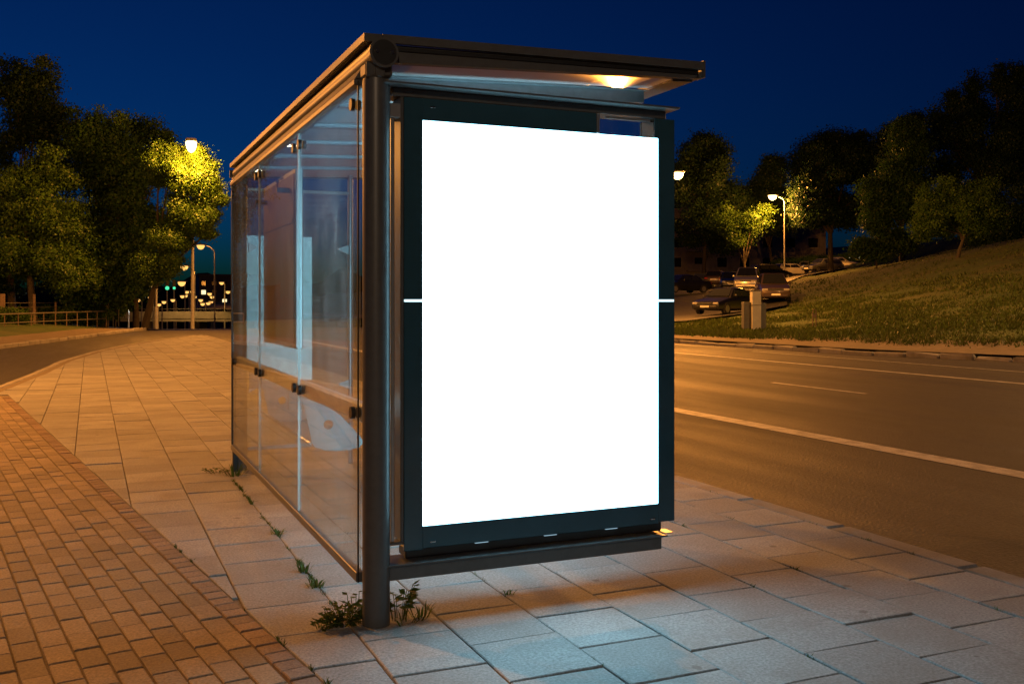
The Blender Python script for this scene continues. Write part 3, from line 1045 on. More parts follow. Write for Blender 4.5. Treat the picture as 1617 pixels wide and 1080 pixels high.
weed(tuple(gnd(541, 984)), 'bushy low green weed on the left of the shelter post foot', 80, .07, .12, False, 1)
weed((-.085, .03, 0), 'small leafy weed touching the left side of the near shelter post', 10, .14, .07, False, 2)
weed((.10, .02, 0), 'broad leaved upright weed on the right of the shelter post foot', 16, .15, .075, False, 3)
weed((.19, .0, 0), 'thin grassy tuft just right of the broad leaved weed', 26, .07, .10, True, 4)
weed(tuple(gnd(512, 992)), 'flat sprig of weed at the left end of the bushy weed', 12, .035, .07, False, 12)
weed(tuple(gnd(640, 985)), 'low dry sprig in the slab joint behind the shelter post', 9, .05, .09, True, 5)
weed((-.12, .90, 0), 'bright green tuft in the joint below the middle of the glass wall', 24, .05, .06, True, 6)
weed((-.115, .62, 0), 'dark green tuft in the joint nearer the post', 30, .05, .08, True, 7)
weed((-.105, 1.72, 0), 'small green tuft halfway along the joint by the glass wall', 20, .04, .07, True, 8)
weed((-.07, 3.75, 0), 'grass clump under the far end of the glass wall', 44, .12, .16, True, 9)
weed((-.17, 3.92, 0), 'yellowish dry leaves outside the far shelter post', 12, .05, .12, False, 10)
weed(tuple(gnd(800, 940)), 'tiny moss tuft in the slab joint below the poster', 12, .025, .06, True, 11)

def tufts(name, label, pts, hmin, hmax, wid, m, cat):
    c = np.array(pts); n = len(c)
    hh = rng.uniform(hmin, hmax, n); a = rng.uniform(0, math.pi, n)
    wv = np.stack([np.cos(a), np.sin(a), np.zeros(n)], 1) * wid
    le = np.stack([rng.normal(0, .55, n), rng.normal(0, .55, n), np.ones(n)], 1) * hh[:, None]
    V = np.concatenate([c - wv, c + wv, c + le + wv * .15, c + le - wv * .15], 0).reshape(4, n, 3).transpose(1, 0, 2).reshape(-1, 3)
    o = npmesh(name, V, np.arange(4 * n).reshape(n, 4), m)
    return tag(o, label, cat, kind='stuff')


mp_ = []
for k in range(46):
    y = random.uniform(.28, 3.7); x = -.107 + random.gauss(0, .004)
    for q in range(random.randint(8, 40)):
        mp_.append((x + random.gauss(0, .005), y + random.gauss(0, .022), -.006))
for k in range(14):
    u_ = random.uniform(-.6, 3); x, y = uv(u_, -.004)
    for q in range(random.randint(6, 22)):
        mp_.append((x + random.gauss(0, .004), y + random.gauss(0, .016), -.006))
for k in range(26):
    x, y = random.choice(cols), random.uniform(-1.4, 2)
    for q in range(random.randint(5, 14)):
        mp_.append((x + random.gauss(0, .003), y + random.gauss(0, .03), -.006))
tufts('moss', 'thin line of moss and grass growing in the joints beside the glass wall', mp_, .006, .022, .003, M['weed'], 'moss')
vp_ = []
for k in range(420):
    y = random.uniform(9, 44); u_ = 2.0 + abs(random.gauss(0, 1.3)); x = kerbx(y) + u_
    z = float(terr(x, y)[0])
    for q in range(random.randint(8, 26)):
        vp_.append((x + random.gauss(0, .14), y + random.gauss(0, .14), z - .02))
tufts('long_grass', 'ragged longer grass tufts along the edge of the dirt strip', vp_, .08, .26, .018, M['turf'], 'grass')

# ------------------------------------------------------------------ trees
def foliage(name, lobes, nclump, per, leaf, m, parent, seed, spread=.5):
    g_ = np.random.default_rng(seed)
    per = int(per * 3.2); nclump = int(nclump * 1.6); leaf *= .66
    lob = np.array(lobes, float)
    vol = lob[:, 3] * lob[:, 4] * lob[:, 5]
    wgt = vol ** .55
    idx = g_.choice(len(lob), nclump, p=wgt / wgt.sum())
    dr = g_.normal(size=(nclump, 3)); dr /= np.linalg.norm(dr, axis=1)[:, None]
    rad = g_.random(nclump) ** .42 * g_.uniform(.8, 1.08, nclump)
    # boughs: leaf clumps gather on smaller lumps set round each lobe
    ns = 16
    sd_ = g_.normal(size=(len(lob), ns, 3)); sd_ /= np.linalg.norm(sd_, axis=2)[..., None]
    sd_[..., 2] = sd_[..., 2] * .9 + .1
    sub = sd_ * g_.uniform(.35, .88, (len(lob), ns))[..., None]
    sj = g_.integers(0, ns, nclump)
    sr = g_.uniform(.26, .46, (len(lob), ns))[idx, sj]
    cc = lob[idx, :3] + (sub[idx, sj] + dr * (rad * sr)[:, None] * np.array([1, 1, .8])) * lob[idx, 3:6]
    cs = leaf * 3.3 * spread * 2 * g_.uniform(.6, 1.3, nclump)
    n = nclump * per
    ci = np.repeat(np.arange(nclump), per)
    o = g_.normal(size=(n, 3)) * .55
    pos = cc[ci] + o * cs[ci][:, None] * np.array([1, 1, .6])
    out = dr[ci] + g_.normal(size=(n, 3)) * .32 + np.array([0, 0, .3])
    out /= np.linalg.norm(out, axis=1)[:, None]
    a = np.cross(out, g_.normal(size=(n, 3))); a /= np.linalg.norm(a, axis=1)[:, None] + 1e-9
    b = np.cross(out, a)
    L_ = leaf * g_.uniform(.6, 1.25, n)[:, None]
    V = np.stack([pos - a * L_ * .5, pos + b * L_ * .32 + out * L_ * .08, pos + a * L_ * .5, pos - b * L_ * .32 + out * L_ * .08], 1).reshape(-1, 3)
    return npmesh(name, V, np.arange(4 * n).reshape(n, 4), m, parent)


def tree(label, base, lobes_px, d, leaf, nclump, per, m, seed, trunk_r=.2, group=None, name='tree', bare=None):
    """lobes (px, py, half-width px, half-height px, depth offset m) at distance d"""
    t = thing(name, label, 'tree' if name != 'shrub' else 'shrub', base, 0, group)
    B = np.array(base)
    lobes = []
    for px, py, hw, hh, dd in lobes_px:
        p = at(px, py, d + dd) - B
        rx = sz(hw, d + dd)
        lobes.append((*p, rx, rx * .9, sz(hh, d + dd)))
    foliage('crown', lobes, nclump, per, leaf, m, t, seed)
    r = random.Random(seed)
    tb = MB()
    mx = max(l[2] for l in lobes)
    big = max(lobes, key=lambda l: l[3] * l[5])
    top = np.array([big[0] * .6, big[1] * .6, big[2] * .95])
    mid = top * .45 + np.array([r.uniform(-.2, .2), r.uniform(-.2, .2), 0])
    tb.tube([(0, 0, -.3), mid * .5, mid, top], [trunk_r, trunk_r * .8, trunk_r * .65, trunk_r * .3], 9)
    for l in lobes:
        e = np.array(l[:3]); s_ = mid * r.uniform(.8, 1.2)
        q = (s_ + e) / 2 + np.array([r.uniform(-.4, .4), r.uniform(-.4, .4), r.uniform(0, .4)])
        tb.tube([s_, q, e], [trunk_r * .45, trunk_r * .3, trunk_r * .08], 6)
        for k in range(5):
            dv = np.array([r.uniform(-1, 1) * l[3], r.uniform(-1, 1) * l[4], r.uniform(-.6, 1) * l[5]]) * .6
            tb.tube([q + (e - q) * r.random(), e + dv * .6, e + dv], [trunk_r * .13, trunk_r * .08, trunk_r * .03], 5)
    tb.build('trunk', M['bark'], t, smooth=True, fix=False)
    return t


def vbase(px, d, dz=0.0):
    p = at(px, HY, d)
    return (p[0], p[1], ground_z(p[0], p[1]) + .35 + dz)


GL = 'trees behind the left railing'
tree('tall dark tree with thin bare topped birch twigs, leftmost beyond the railing', vbase(20, 56), [(10, 330, 90, 130, 0), (40, 200, 60, 66, 1), (-40, 260, 70, 120, 0), (66, 122, 34, 42, 1), (14, 130, 36, 44, 2), (95, 250, 50, 70, 0), (40, 160, 50, 50, 1), (85, 190, 28, 40, 1), (0, 440, 70, 50, 1), (90, 420, 60, 60, 1)], 56, .26, 1000, 17, M['leafd'], 11, .28, GL)
tree('broad maple with low hanging leafy boughs in front at far left', vbase(54, 49), [(60, 400, 62, 38, 0), (20, 420, 50, 40, 0), (95, 350, 55, 50, 1), (30, 330, 60, 60, 1), (110, 430, 40, 36, 0), (70, 280, 55, 45, 1.5)], 49, .22, 950, 17, M['leaf2'], 12, .22, GL)
tree('dense green tree with upright leafy shoots along its top', vbase(165, 54), [(150, 270, 62, 80, 0), (185, 330, 60, 90, 0), (122, 385, 55, 80, -2.6), (190, 420, 50, 66, -2.2), (165, 225, 46, 40, 0), (125, 225, 30, 40, 0), (150, 450, 52, 40, -2.4), (205, 270, 30, 50, 0), (155, 183, 5, 22, 0), (172, 190, 5, 18, 0), (190, 192, 6, 22, 0), (120, 190, 6, 20, 0), (143, 200, 7, 20, 0)], 54, .24, 1050, 17, M['leaf'], 13, .24, GL)
tree('mid height tree between the shoots and the lamplit crown', vbase(215, 57), [(215, 265, 38, 62, 0), (225, 350, 44, 80, 0), (240, 260, 26, 44, 0), (235, 430, 34, 50, 0), (200, 470, 30, 24, 0), (202, 202, 7, 20, 0), (220, 205, 7, 22, 0), (243, 210, 10, 28, 0), (262, 222, 9, 20, 0), (205, 430, 40, 40, 0)], 57, .24, 650, 17, M['leaf'], 14, .2, GL)
tree('yellow lit tree right under the bright street lamp', vbase(228, 51), [(295, 310, 36, 62, 0), (270, 270, 30, 42, .5), (250, 255, 20, 26, .6), (334, 300, 13, 24, 0), (322, 264, 16, 20, .4), (285, 250, 22, 22, .6), (345, 318, 8, 10, 0), (328, 370, 10, 8, 0), (262, 418, 26, 22, .4),  (318, 290, 20, 34, 0), (310, 345, 28, 30, 0), (266, 372, 32, 42, .5), (330, 340, 15, 10, 0), (318, 358, 12, 8, 0), (240, 430, 28, 30, .5), (280, 385, 18, 18, 0), (312, 240, 8, 12, 0)], 48.6, .16, 2000, 22, M['leaf2'], 15, .2, GL)
GS = 'bushes at the foot of the left trees'
for i, (px, py, hw, hh, d, lb_) in enumerate([(8, 505, 26, 18, 45, 'leafy bush at the left picture edge under the maple'), (140, 500, 30, 16, 53, 'low dark bush behind the middle of the railing'), (80, 500, 34, 18, 51, 'low wide bush behind the left part of the railing'),
                                             (182, 485, 9, 26, 55, 'narrow lamplit yellow bush at the right end of the railing')]):
    b = vbase(px, d, -.1)
    tree(lb_, b, [(px, py, hw, hh, 0), (px + hw * .5, py - 4, hw * .6, hh * .8, 0)], d, .15, 130, 16, M['leaf2'] if i != 1 else M['leaf'], 30 + i, .05, GS, 'shrub')


def ttree(label, px_base, d, lobes, leaf, nclump, per, m, seed, tr=.22, name='tree', group='trees on the right hillside'):
    tree(label, onterr(px_base, d), lobes, d, leaf, nclump, per, m, seed, tr, group, name)


ttree('hazy dark tree beside the right edge of the poster case', 1110, 112, [(1120, 300, 55, 85, 0), (1085, 280, 40, 55, 0), (1150, 330, 50, 80, 0), (1110, 370, 60, 45, 0), (1125, 235, 34, 26, 1)], .42, 1000, 16, M['leafd'], 41, .3)
ttree('small rounded tree showing low between two bigger crowns', 1222, 125, [(1215, 300, 34, 50, 0), (1218, 262, 24, 20, 0), (1190, 330, 36, 50, 0), (1235, 340, 36, 50, 0)], .42, 550, 16, M['leafd'], 42, .25)
ttree('small tree lit amber by the car park lamp', 1180, 101, [(1208, 332, 11, 12, 0), (1192, 348, 22, 20, 0), (1172, 366, 28, 30, 0), (1150, 350, 24, 30, 1)], .3, 330, 16, M['leaf2'], 43, .18)
ttree('big round crowned tree with pale trunk above the parked cars', 1312, 98, [(1310, 270, 62, 80, 0), (1345, 250, 45, 55, 1), (1280, 290, 40, 70, 0), (1330, 330, 70, 40, 0), (1310, 345, 55, 16, -1.5), (1285, 335, 30, 20, -1)], .38, 1150, 16, M['leafd'], 44, .32)
ttree('spreading grey green tree left of the tall hilltop trees', 1425, 86, [(1425, 290, 48, 70, 0), (1400, 330, 40, 55, 0), (1440, 230, 40, 45, 0), (1455, 330, 50, 60, 0), (1385, 300, 24, 20, -1)], .34, 950, 16, M['leaf'], 45, .3)
ttree('tall black tree topping the hill at the right picture edge', 1560, 92, [(1560, 230, 70, 95, 0), (1610, 200, 60, 90, 0), (1500, 240, 45, 80, 0), (1590, 300, 80, 70, 0), (1480, 190, 9, 26, 0), (1510, 165, 10, 30, 0), (1540, 140, 10, 30, 0), (1575, 135, 12, 32, 0), (1605, 120, 14, 26, 0)], .36, 1400, 16, M['leafd'], 46, .35)
ttree('dark tree at the back between the round crown and the hilltop', 1405, 115, [(1400, 240, 50, 60, 0), (1380, 290, 40, 70, 0), (1440, 220, 50, 40, 0)], .42, 600, 16, M['leafd'], 47, .3)
ttree('olive green small tree standing alone on the grass slope', 1511, 60, [(1500, 350, 45, 42, 0), (1470, 330, 24, 40, 0), (1535, 340, 40, 50, 0), (1455, 365, 20, 18, 0), (1560, 350, 36, 40, 0), (1500, 300, 20, 20, 0), (1545, 300, 24, 24, 0)], .2, 900, 17, M['leaf2'], 48, .13)
ttree('rounded dark bush at the foot of the grey green tree', 1385, 80, [(1385, 385, 34, 34, 0), (1420, 385, 36, 30, 0), (1365, 395, 22, 20, 0)], .28, 380, 16, M['leaf'], 49, .08, 'shrub', 'shrubs on the hillside')
ttree('dark shrub filling the slope behind the olive tree', 1600, 72, [(1590, 350, 50, 40, 0), (1625, 340, 40, 50, 0), (1560, 375, 30, 24, 0)], .28, 420, 16, M['leafd'], 50, .08, 'shrub', 'shrubs on the hillside')
ttree('long low clipped hedge behind the pale parked cars', 1290, 122, [(1290, 412, 34, 8, 0), (1240, 414, 30, 7, 0), (1335, 410, 26, 9, 0)], .24, 300, 16, M['leaf2'], 51, .04, 'shrub', 'shrubs on the hillside')

# ------------------------------------------------------------------ street lamps
def lampbuild(name, label, head, side, base_z, lens_mat, r=.28, arm=1.6, pole_r=.08, power=0, col=SODIUM, group='street lamps', lrad=.08, simple=False, hz=.12, cast=True):
    """pole, curved arm and luminaire; head = world position of the lens, side = unit vector from the head to the pole"""
    hd = np.array(head); sd = np.array([side[0], side[1], 0], float); sd /= np.linalg.norm(sd) + 1e-9
    pb = hd + sd * arm
    t = thing(name, label, 'street lamp', (pb[0], pb[1], base_z), 0, group)
    O = np.array([pb[0], pb[1], base_z])
    h = hd[2] - base_z
    pts = [(0, 0, -.2), (0, 0, h * .3), (0, 0, h - arm * .55)]
    MB().tube(pts, [pole_r * 1.2, pole_r, pole_r * .75], 10).build('pole', M['pole'], t, smooth=True)
    ar = []
    for k in range(9):
        a = math.pi / 2 * k / 8
        ar.append(-sd * arm * .8 * (1 - math.cos(a)) + np.array([0, 0, h - arm * .55 + math.sin(a) * arm * .62]))
    ar.append(-sd * arm + np.array([0, 0, h + .10]))
    MB().tube(ar, pole_r * .6, 8).build('arm', M['pole'], t, smooth=True)
    hh = hd - O
    x, y, z = hh
    a = math.atan2(sd[1], sd[0])
    hb = MB()
    hb.box(-r * 1.35, r * 1.5, -r * .62, r * .62, r * .28, r * .62, bev=r * .2)
    ho = hb.build('lamp_head', M['pole'], t)
    ho.location = hh; ho.rotation_euler = (0, 0, a)
    # bowl lens: half ellipsoid hanging under the head
    lm = MB()
    n1, n2 = 14, 7
    vs = [(0, 0, -r * .88)]
    for i in range(1, n2 + 1):
        th = math.pi / 2 * i / n2
        for k in range(n1):
            ph = 2 * math.pi * k / n1
            vs.append((r * 1.05 * math.sin(th) * math.cos(ph), r * .6 * math.sin(th) * math.sin(ph), r * .27 - r * 1.15 * math.cos(th)))
    fs = [(0, 1 + k, 1 + (k + 1) % n1) for k in range(n1)]
    for i in range(n2 - 1):
        for k in range(n1):
            p_, q_ = 1 + i * n1 + k, 1 + i * n1 + (k + 1) % n1
            fs.append((p_, p_ + n1, q_ + n1, q_))
    lm.add(vs, fs)
    lo = lm.build('lens', lens_mat, ho, smooth=True)
    if power:
        L_ = bpy.data.lights.new('lamp_light', 'POINT')
        L_.energy = power; L_.color = col; L_.shadow_soft_size = lrad
        lo_ = link('lamp_light', L_, t)
        lo_.location = hh + np.array([0, 0, -r * 1.0 - .02])
    return t


PW = 3500.0
h1 = at(976, 130, 40)
lampbuild('street_lamp', 'street lamp across the road shining through the shelter roof near its right end', h1, -RT, .05, M['lens'], .36, 1.8, .09, PW * 3.0)
h2 = at(302, 229, 47)
lampbuild('street_lamp', 'brightest amber street lamp among the leaves of the yellow lit tree', h2, -RT * .3 + FW, .1, M['lens'], .42, 2.4, .08, PW * 1.7)
h3 = at(1070, 276, 52)
lampbuild('street_lamp', 'amber lamp half hidden by the right edge of the poster case', h3, -RT, float(terr(h3[0], h3[1])[0]), M['lens'], .3, 1.4, .08, PW * 2.2)
h4 = at(1220, 311, 98)
lampbuild('street_lamp', 'amber car park lamp glowing in the leaves above the cars', h4, RT, float(terr(h4[0], h4[1])[0]), M['lens'], .4, 1.2, .08, PW * 3.2)
# invented lamps outside the frame, added to light pavement, shelter front, bank and trees
lampbuild('street_lamp', 'street lamp on the left roadside outside the picture', (-7.0, 13.0, 8.3), (-1, .2, 0), 0.05, M['lens'], .3, 1.8, .08, PW * 2.4)
lampbuild('street_lamp', 'street lamp behind the viewer on the left roadside', (-6.0, -17.0, 8.3), (-1, 0, 0), -.1, M['lens'], .3, 1.8, .08, PW * .6, SODIUM_PALE)
lampbuild('street_lamp', 'street lamp at the far kerb to the right of the view', (27.5, 10.5, 10.0), (1, 0, 0), 0.4, M['lens'], .3, 1.8, .08, PW * 1.7, (1, .46, .13))
lampbuild('street_lamp', 'street lamp further up the left road outside the picture', (-12.5, 36.0, 8.3), (-1, .2, 0), 0.05, M['lens'], .3, 1.8, .08, PW * 1.5)

far = [(317, 389, 140, 1), (291, 422, 160, 1), (287, 447, 190, 1), (295, 461, 210, 1), (304, 461, 230, 1), (288, 468, 230, 1), (307, 469, 215, 1), (317, 474, 200, 1), (320, 480, 170, 0),
       (329, 479, 185, 1), (333, 477, 200, 0), (331, 464, 240, 1), (335, 469, 250, 0), (350, 447, 150, 0), (360, 461, 180, 0), (273, 474, 170, 0), (259, 477, 170, 0), (251, 481, 130, 0),
       (237, 470, 140, 0), (219, 474, 130, 0), (238, 451, 190, 0), (293, 467, 260, 0)]
names = ['largest distant amber lamp on a tall curved pole left of the glass wall', 'second largest distant lamp, on a curved pole below the lit tree', 'distant amber lamp just under the edge of the leaves, third down']
order = sorted(range(3, len(far)), key=lambda i: far[i][0])
ordn = ['first', 'second', 'third', 'fourth', 'fifth', 'sixth', 'seventh', 'eighth', 'ninth', 'tenth', 'eleventh', 'twelfth', 'thirteenth', 'fourteenth', 'fifteenth', 'sixteenth', 'seventeenth', 'eighteenth', 'nineteenth']
for i, (px, py, d, curved) in enumerate(far):
    lab = names[i] if i < 3 else f'{ordn[order.index(i)]} from the left of the small amber lamps down the road'
    hd = at(px, py, d)
    big = 1.0 if i < 2 else .75
    lampbuild('street_lamp', lab, hd, RT, ground_z(hd[0], hd[1]) - .1, M['lens_far'], sz(4.6 * big if i > 2 else 6, d), sz(22, d) if i == 0 else (sz(17, d) if i == 1 else sz(5, d)), sz(1.1, d), 900 if i < 2 else 0, group='lamps far down the road')
hd = at(206, 477, 62)
lampbuild('street_lamp', 'white globe lamp on a short post past the railing end', hd, -RT, ground_z(hd[0], hd[1]) + .1, M['lens_white'], .16, .12, .05, 150, (.9, 1, .95), group='lamps far down the road')

# green signals
for k, (px, py) in enumerate(((264, 455), (275, 455))):
    d = 175
    p = at(px, py, d)
    gz = ground_z(p[0], p[1])
    t = thing('traffic_light', ('left' if k == 0 else 'right') + ' of the two small green traffic lights far down the road', 'traffic light', (p[0], p[1], gz), 0, 'green traffic lights')
    MB().tube([(0, .2, -.2), (0, .2, p[2] - gz + .9)], .12, 8).build('pole', M['pole'], t)
    MB().box(-.3, .3, -.1, .2, p[2] - gz - .4, p[2] - gz + 1.5, bev=.05).build('signal_head', M['anth_dark'], t)
    MB().tube([(0, -.16, p[2] - gz), (0, -.10, p[2] - gz)], .34 if k == 0 else .24, 12).build('green_lens', M['green'], t)

# ------------------------------------------------------------------ left street furniture
rl = thing('railing', 'long low metal railing in front of the left trees', 'railing', gnd(0, 525))
B0 = np.array(gnd(-40, 526)); B1 = np.array(gnd(168, 513.5))
O = np.array(rl.location)
H0, H1 = .72, .74
for k in range(12):
    f_ = k / 11
    p = B0 + (B1 - B0) * f_ - O
    MB().box(p[0] - .02, p[0] + .02, p[1] - .02, p[1] + .02, -.1, .72, bev=.005).build('post', M['wood'], rl)
MB().tube([B0 - O + [0, 0, .74], B1 - O + [0, 0, .76]],   .032, 8).build('top_rail', M['rail'], rl, smooth=True)
MB().tube([B0 - O + [0, 0, .35], B1 - O + [0, 0, .36]], .025, 8).build('lower_rail', M['rail'], rl, smooth=True)
e0, e1 = np.array(gnd(170, 513)), np.array(gnd(187, 513))
er = thing('barrier', 'short black barrier with slanted brace at the railing end', 'barrier', e0)
for p in (e0, (e0 + e1) / 2, e1):
    q = p - e0
    MB().tube([(q[0], q[1], -.1), (q[0], q[1], .85)], .04, 8).build('post', M['anth_dark'], er)
MB().tube([(0, 0, .72), tuple(e1 - e0 + [0, 0, .85])], .04, 8).build('top_rail', M['anth_dark'], er)
MB().tube([(0, 0, .3), tuple(e1 - e0 + [0, 0, .8])], .03, 8).build('brace', M['anth_dark'], er)
fo = at(0, HY, 46)
wf = thing('wire_fence', 'taller wire fence on reddish posts behind the railing', 'fence', (fo[0], fo[1], .1))
FP = [(4, 46, 3.5), (54, 48, 2.0), (88, 50.5, 1.5), (112, 53, 1.4), (134, 55, 1.35), (160, 57, 1.3)]
pts = []
for px, d, wpx in FP:
    p = at(px, HY, d) - np.array([fo[0], fo[1], 0])
    r = sz(wpx, d)
    top = 1.55 if px < 60 else 1.15
    MB().box(p[0] - r, p[0] + r, p[1] - r, p[1] + r, -.3, top, bev=.01).build('post', M['wood'], wf)
    pts.append(p)
for z in (.3, .6, .9, 1.12):
    MB().tube([(p[0], p[1], z) for p in pts], .012, 5).build('wire', M['rail'], wf)
p = at(247, 516, 50)
gp = thing('post', 'grey signpost with thick lower sleeve at the kerb nose', 'post', (p[0], p[1], -.02))
MB().tube([(0, 0, -.1), (0, 0, 1.02)], .115, 16).build('sleeve', M['steel'], gp, smooth=True)
MB().tube([(0, 0, 1.02), (0, 0, 1.95)], .055, 12).build('pole', M['steel'], gp, smooth=True)

# overpass, far wooded ridge and a tower block far left
a = at(190, HY, 150); b = at(520, HY, 150)
ov = thing('overpass', 'lamplit concrete overpass crossing far down the road', 'bridge', (a[0], a[1], ground_z(a[0], a[1])))
A = np.array(ov.location); dv = np.array([b[0] - a[0], b[1] - a[1], 0]); ln = np.linalg.norm(dv); dv /= ln
rot = math.atan2(dv[1], dv[0])
def ovp(name, x0, x1, y0, y1, z0, z1, m):
    o = MB().box(x0, x1, y0, y1, z0 - A[2], z1 - A[2]).build(name, m, ov)
    o.rotation_euler = (0, 0, rot)
ovp('deck', 0, ln, 0, 9, -1.9, -1.1, M['concrete'])
ovp('parapet', 0, ln, -.2, 0, -1.45, -.35, M['concrete'])
ovp('hand_rail', 0, ln, -.15, -.05, .0, .08, M['rail'])
for k in range(5):
    ovp('pier', 3 + k * 7.5, 4 + k * 7.5, 2, 6, -4.5, -1.92, M['concrete'])
for k in range(3):
    L_ = bpy.data.lights.new('lamp_light', 'POINT'); L_.energy = 260; L_.color = (1, .52, .12); L_.shadow_soft_size = .2
    q = at(262 + 38 * k, 479, 146); lo_ = link('lamp_light', L_); lo_.location = q
V, Q = [], []
N_ = 60
for k in range(N_ + 1):
    px = -200 + k * 16
    d = 430
    h = 440 + 10 * math.sin(k * .5) + 6 * math.sin(k * 1.3 + 1) + random.uniform(-2, 2)
    p0 = at(px, 560, d); p1 = at(px, h, d + 20); p2 = at(px, h + 8, d + 90)
    V += [tuple(p0), tuple((p0 + p1) / 2 + [0, 0, 2]), tuple(p1), tuple(p2)]
Q = [(4 * k + j, 4 * k + 4 + j, 4 * k + 5 + j, 4 * k + 1 + j) for k in range(N_) for j in range(3)]
hl = npmesh('hills', V, Q, M['hill']); hl['kind'] = 'structure'
tp = at(358, HY, 330)
tb_ = thing('apartment_tower', 'dark distant tower block with a few lit windows by the glass wall', 'building', (tp[0], tp[1], ground_z(tp[0], tp[1])))
gz = tb_.location[2]
ztop = at(358, 436, 330)[2] - gz
MB().box(-9, 16, 0, 14, 0, ztop).build('wall', M['facade'], tb_)
MB().box(-9.4, 16.4, -.4, 14.4, ztop + .01, ztop + .6).build('roof', M['concrete'], tb_)
for k in range(7):
    for j in range(5):
        z = ztop - 2.5 - 3 * j; x = -7.5 + 3.4 * k
        lit = (k, j) in ((4, 0), (4, 1), (2, 2), (0, 1))
        MB().box(x - .7, x + .7, -.06, -.02, z - .7, z + .7).build('window', M['winlit'] if lit else M['windark'], tb_)

# ------------------------------------------------------------------ apartment building right
bp = at(1140, HY, 150)
ab = thing('apartment_building', 'dark apartment building with balconies and lit windows behind the trees', 'building', (bp[0], bp[1], float(terr(bp[0], bp[1])[0]) - .5), -PSI)
gz = ab.location[2]
ZT = at(0, 300, 150)[2] - gz
MB().box(-16, 16, 0, 11, 0, ZT).build('wall', M['facade'], ab)
MB().box(-16.4, 16.4, -.5, 11.4, ZT + .01, ZT + .5).build('roof', M['concrete'], ab)
lw_ = [(1158, 350, 18, 'winlit'), (1226, 352, 10, 'winwhite'), (1236, 352, 6, 'winwhite'), (1246, 352, 6, 'winwhite')]
for px, py, wd, mk in lw_:
    p = at(px, py, 150); x = (px - 1140) * 150 / F; z = p[2] - gz
    MB().box(x - sz(wd, 150) / 2, x + sz(wd, 150) / 2, -.08, -.03, z - .8, z + .8).build('window', M[mk], ab)
for j in range(4):
    for k in range(9):
        x = -14 + 3.5 * k; z = 2.0 + 3.0 * j
        if any(abs(x - (px - 1140) * 150 / F) < 1.6 and abs(z - (at(px, py, 150)[2] - gz)) < 1.8 for px, py, wd, mk in lw_):
            continue
        f_ = MB().box(x - .85, x + .85, -.05, -.012, z - .85, z + .85).build('window', M['concrete'], ab)
        MB().box(x - .72, x + .72, -.08, -.052, z - .72, z + .72).build('pane', M['windark'], f_)
for j in range(2):
    for x in (-10.5, -3.5):
        bb = MB()
        bb.box(x - 2, x + 2, -1.5, -.002, .6 + 3 * j, .75 + 3 * j)
        bb.box(x - 2, x + 2, -1.5, -1.42, .752 + 3 * j, 1.7 + 3 * j)
        bb.build('balcony', M['facade'], ab)

# ------------------------------------------------------------------ utility cabinets and hoop
c0 = onterr(1193, 39.5)
uc = thing('utility_cabinet', 'pale tall utility pillar with grey boxes either side on the verge', 'utility cabinet', c0, -PSI)
h = sz(62, 39.5)
MB().box(-sz(7, 39.5), sz(7, 39.5), -.2, .2, -.1, h, bev=.012).build('pillar', M['cab_tan'], uc)
MB().box(-sz(7.6, 39.5), sz(7.6, 39.5), -.215, .215, h * .64, h * .65).build('seam', M['anth_dark'], uc)
MB().box(-sz(8, 39.5), sz(8, 39.5), -.22, .22, h + .002, h + .04, bev=.01).build('cap', M['cab_grey'], uc)
l_ = MB().box(-sz(19, 39.5), -sz(7.2, 39.5), -.05, .35, -.1, h * .72, bev=.012).build('side_box', M['cab_grey'], uc)
r_ = MB().box(sz(7.2, 39.5), sz(17, 39.5), .0, .4, -.1, h * .70, bev=.012).build('side_box', M['cab_grey'], uc)
MB().box(-sz(18, 39.5), -sz(8, 39.5), -.058, -.052, .05, h * .68).build('door', M['cab_grey'], l_)
hp = onterr(1286, 38)
ho = thing('bollard', 'rusty hoop barrier post standing in the grass right of the cabinets', 'bollard', hp, -PSI)
hh, hw = sz(29, 38), sz(2.6, 38)
MB().tube([(-hw, 0, -.1), (-hw, 0, hh * .9), (-hw * .6, 0, hh), (hw * .6, 0, hh), (hw, 0, hh * .9), (hw, 0, -.1)], .022, 8).build('hoop', M['wood'], ho, smooth=True)
MB().box(-hw, hw, -.01, .01, hh * .58, hh * .78).build('sign_plate', M['wood'], ho)

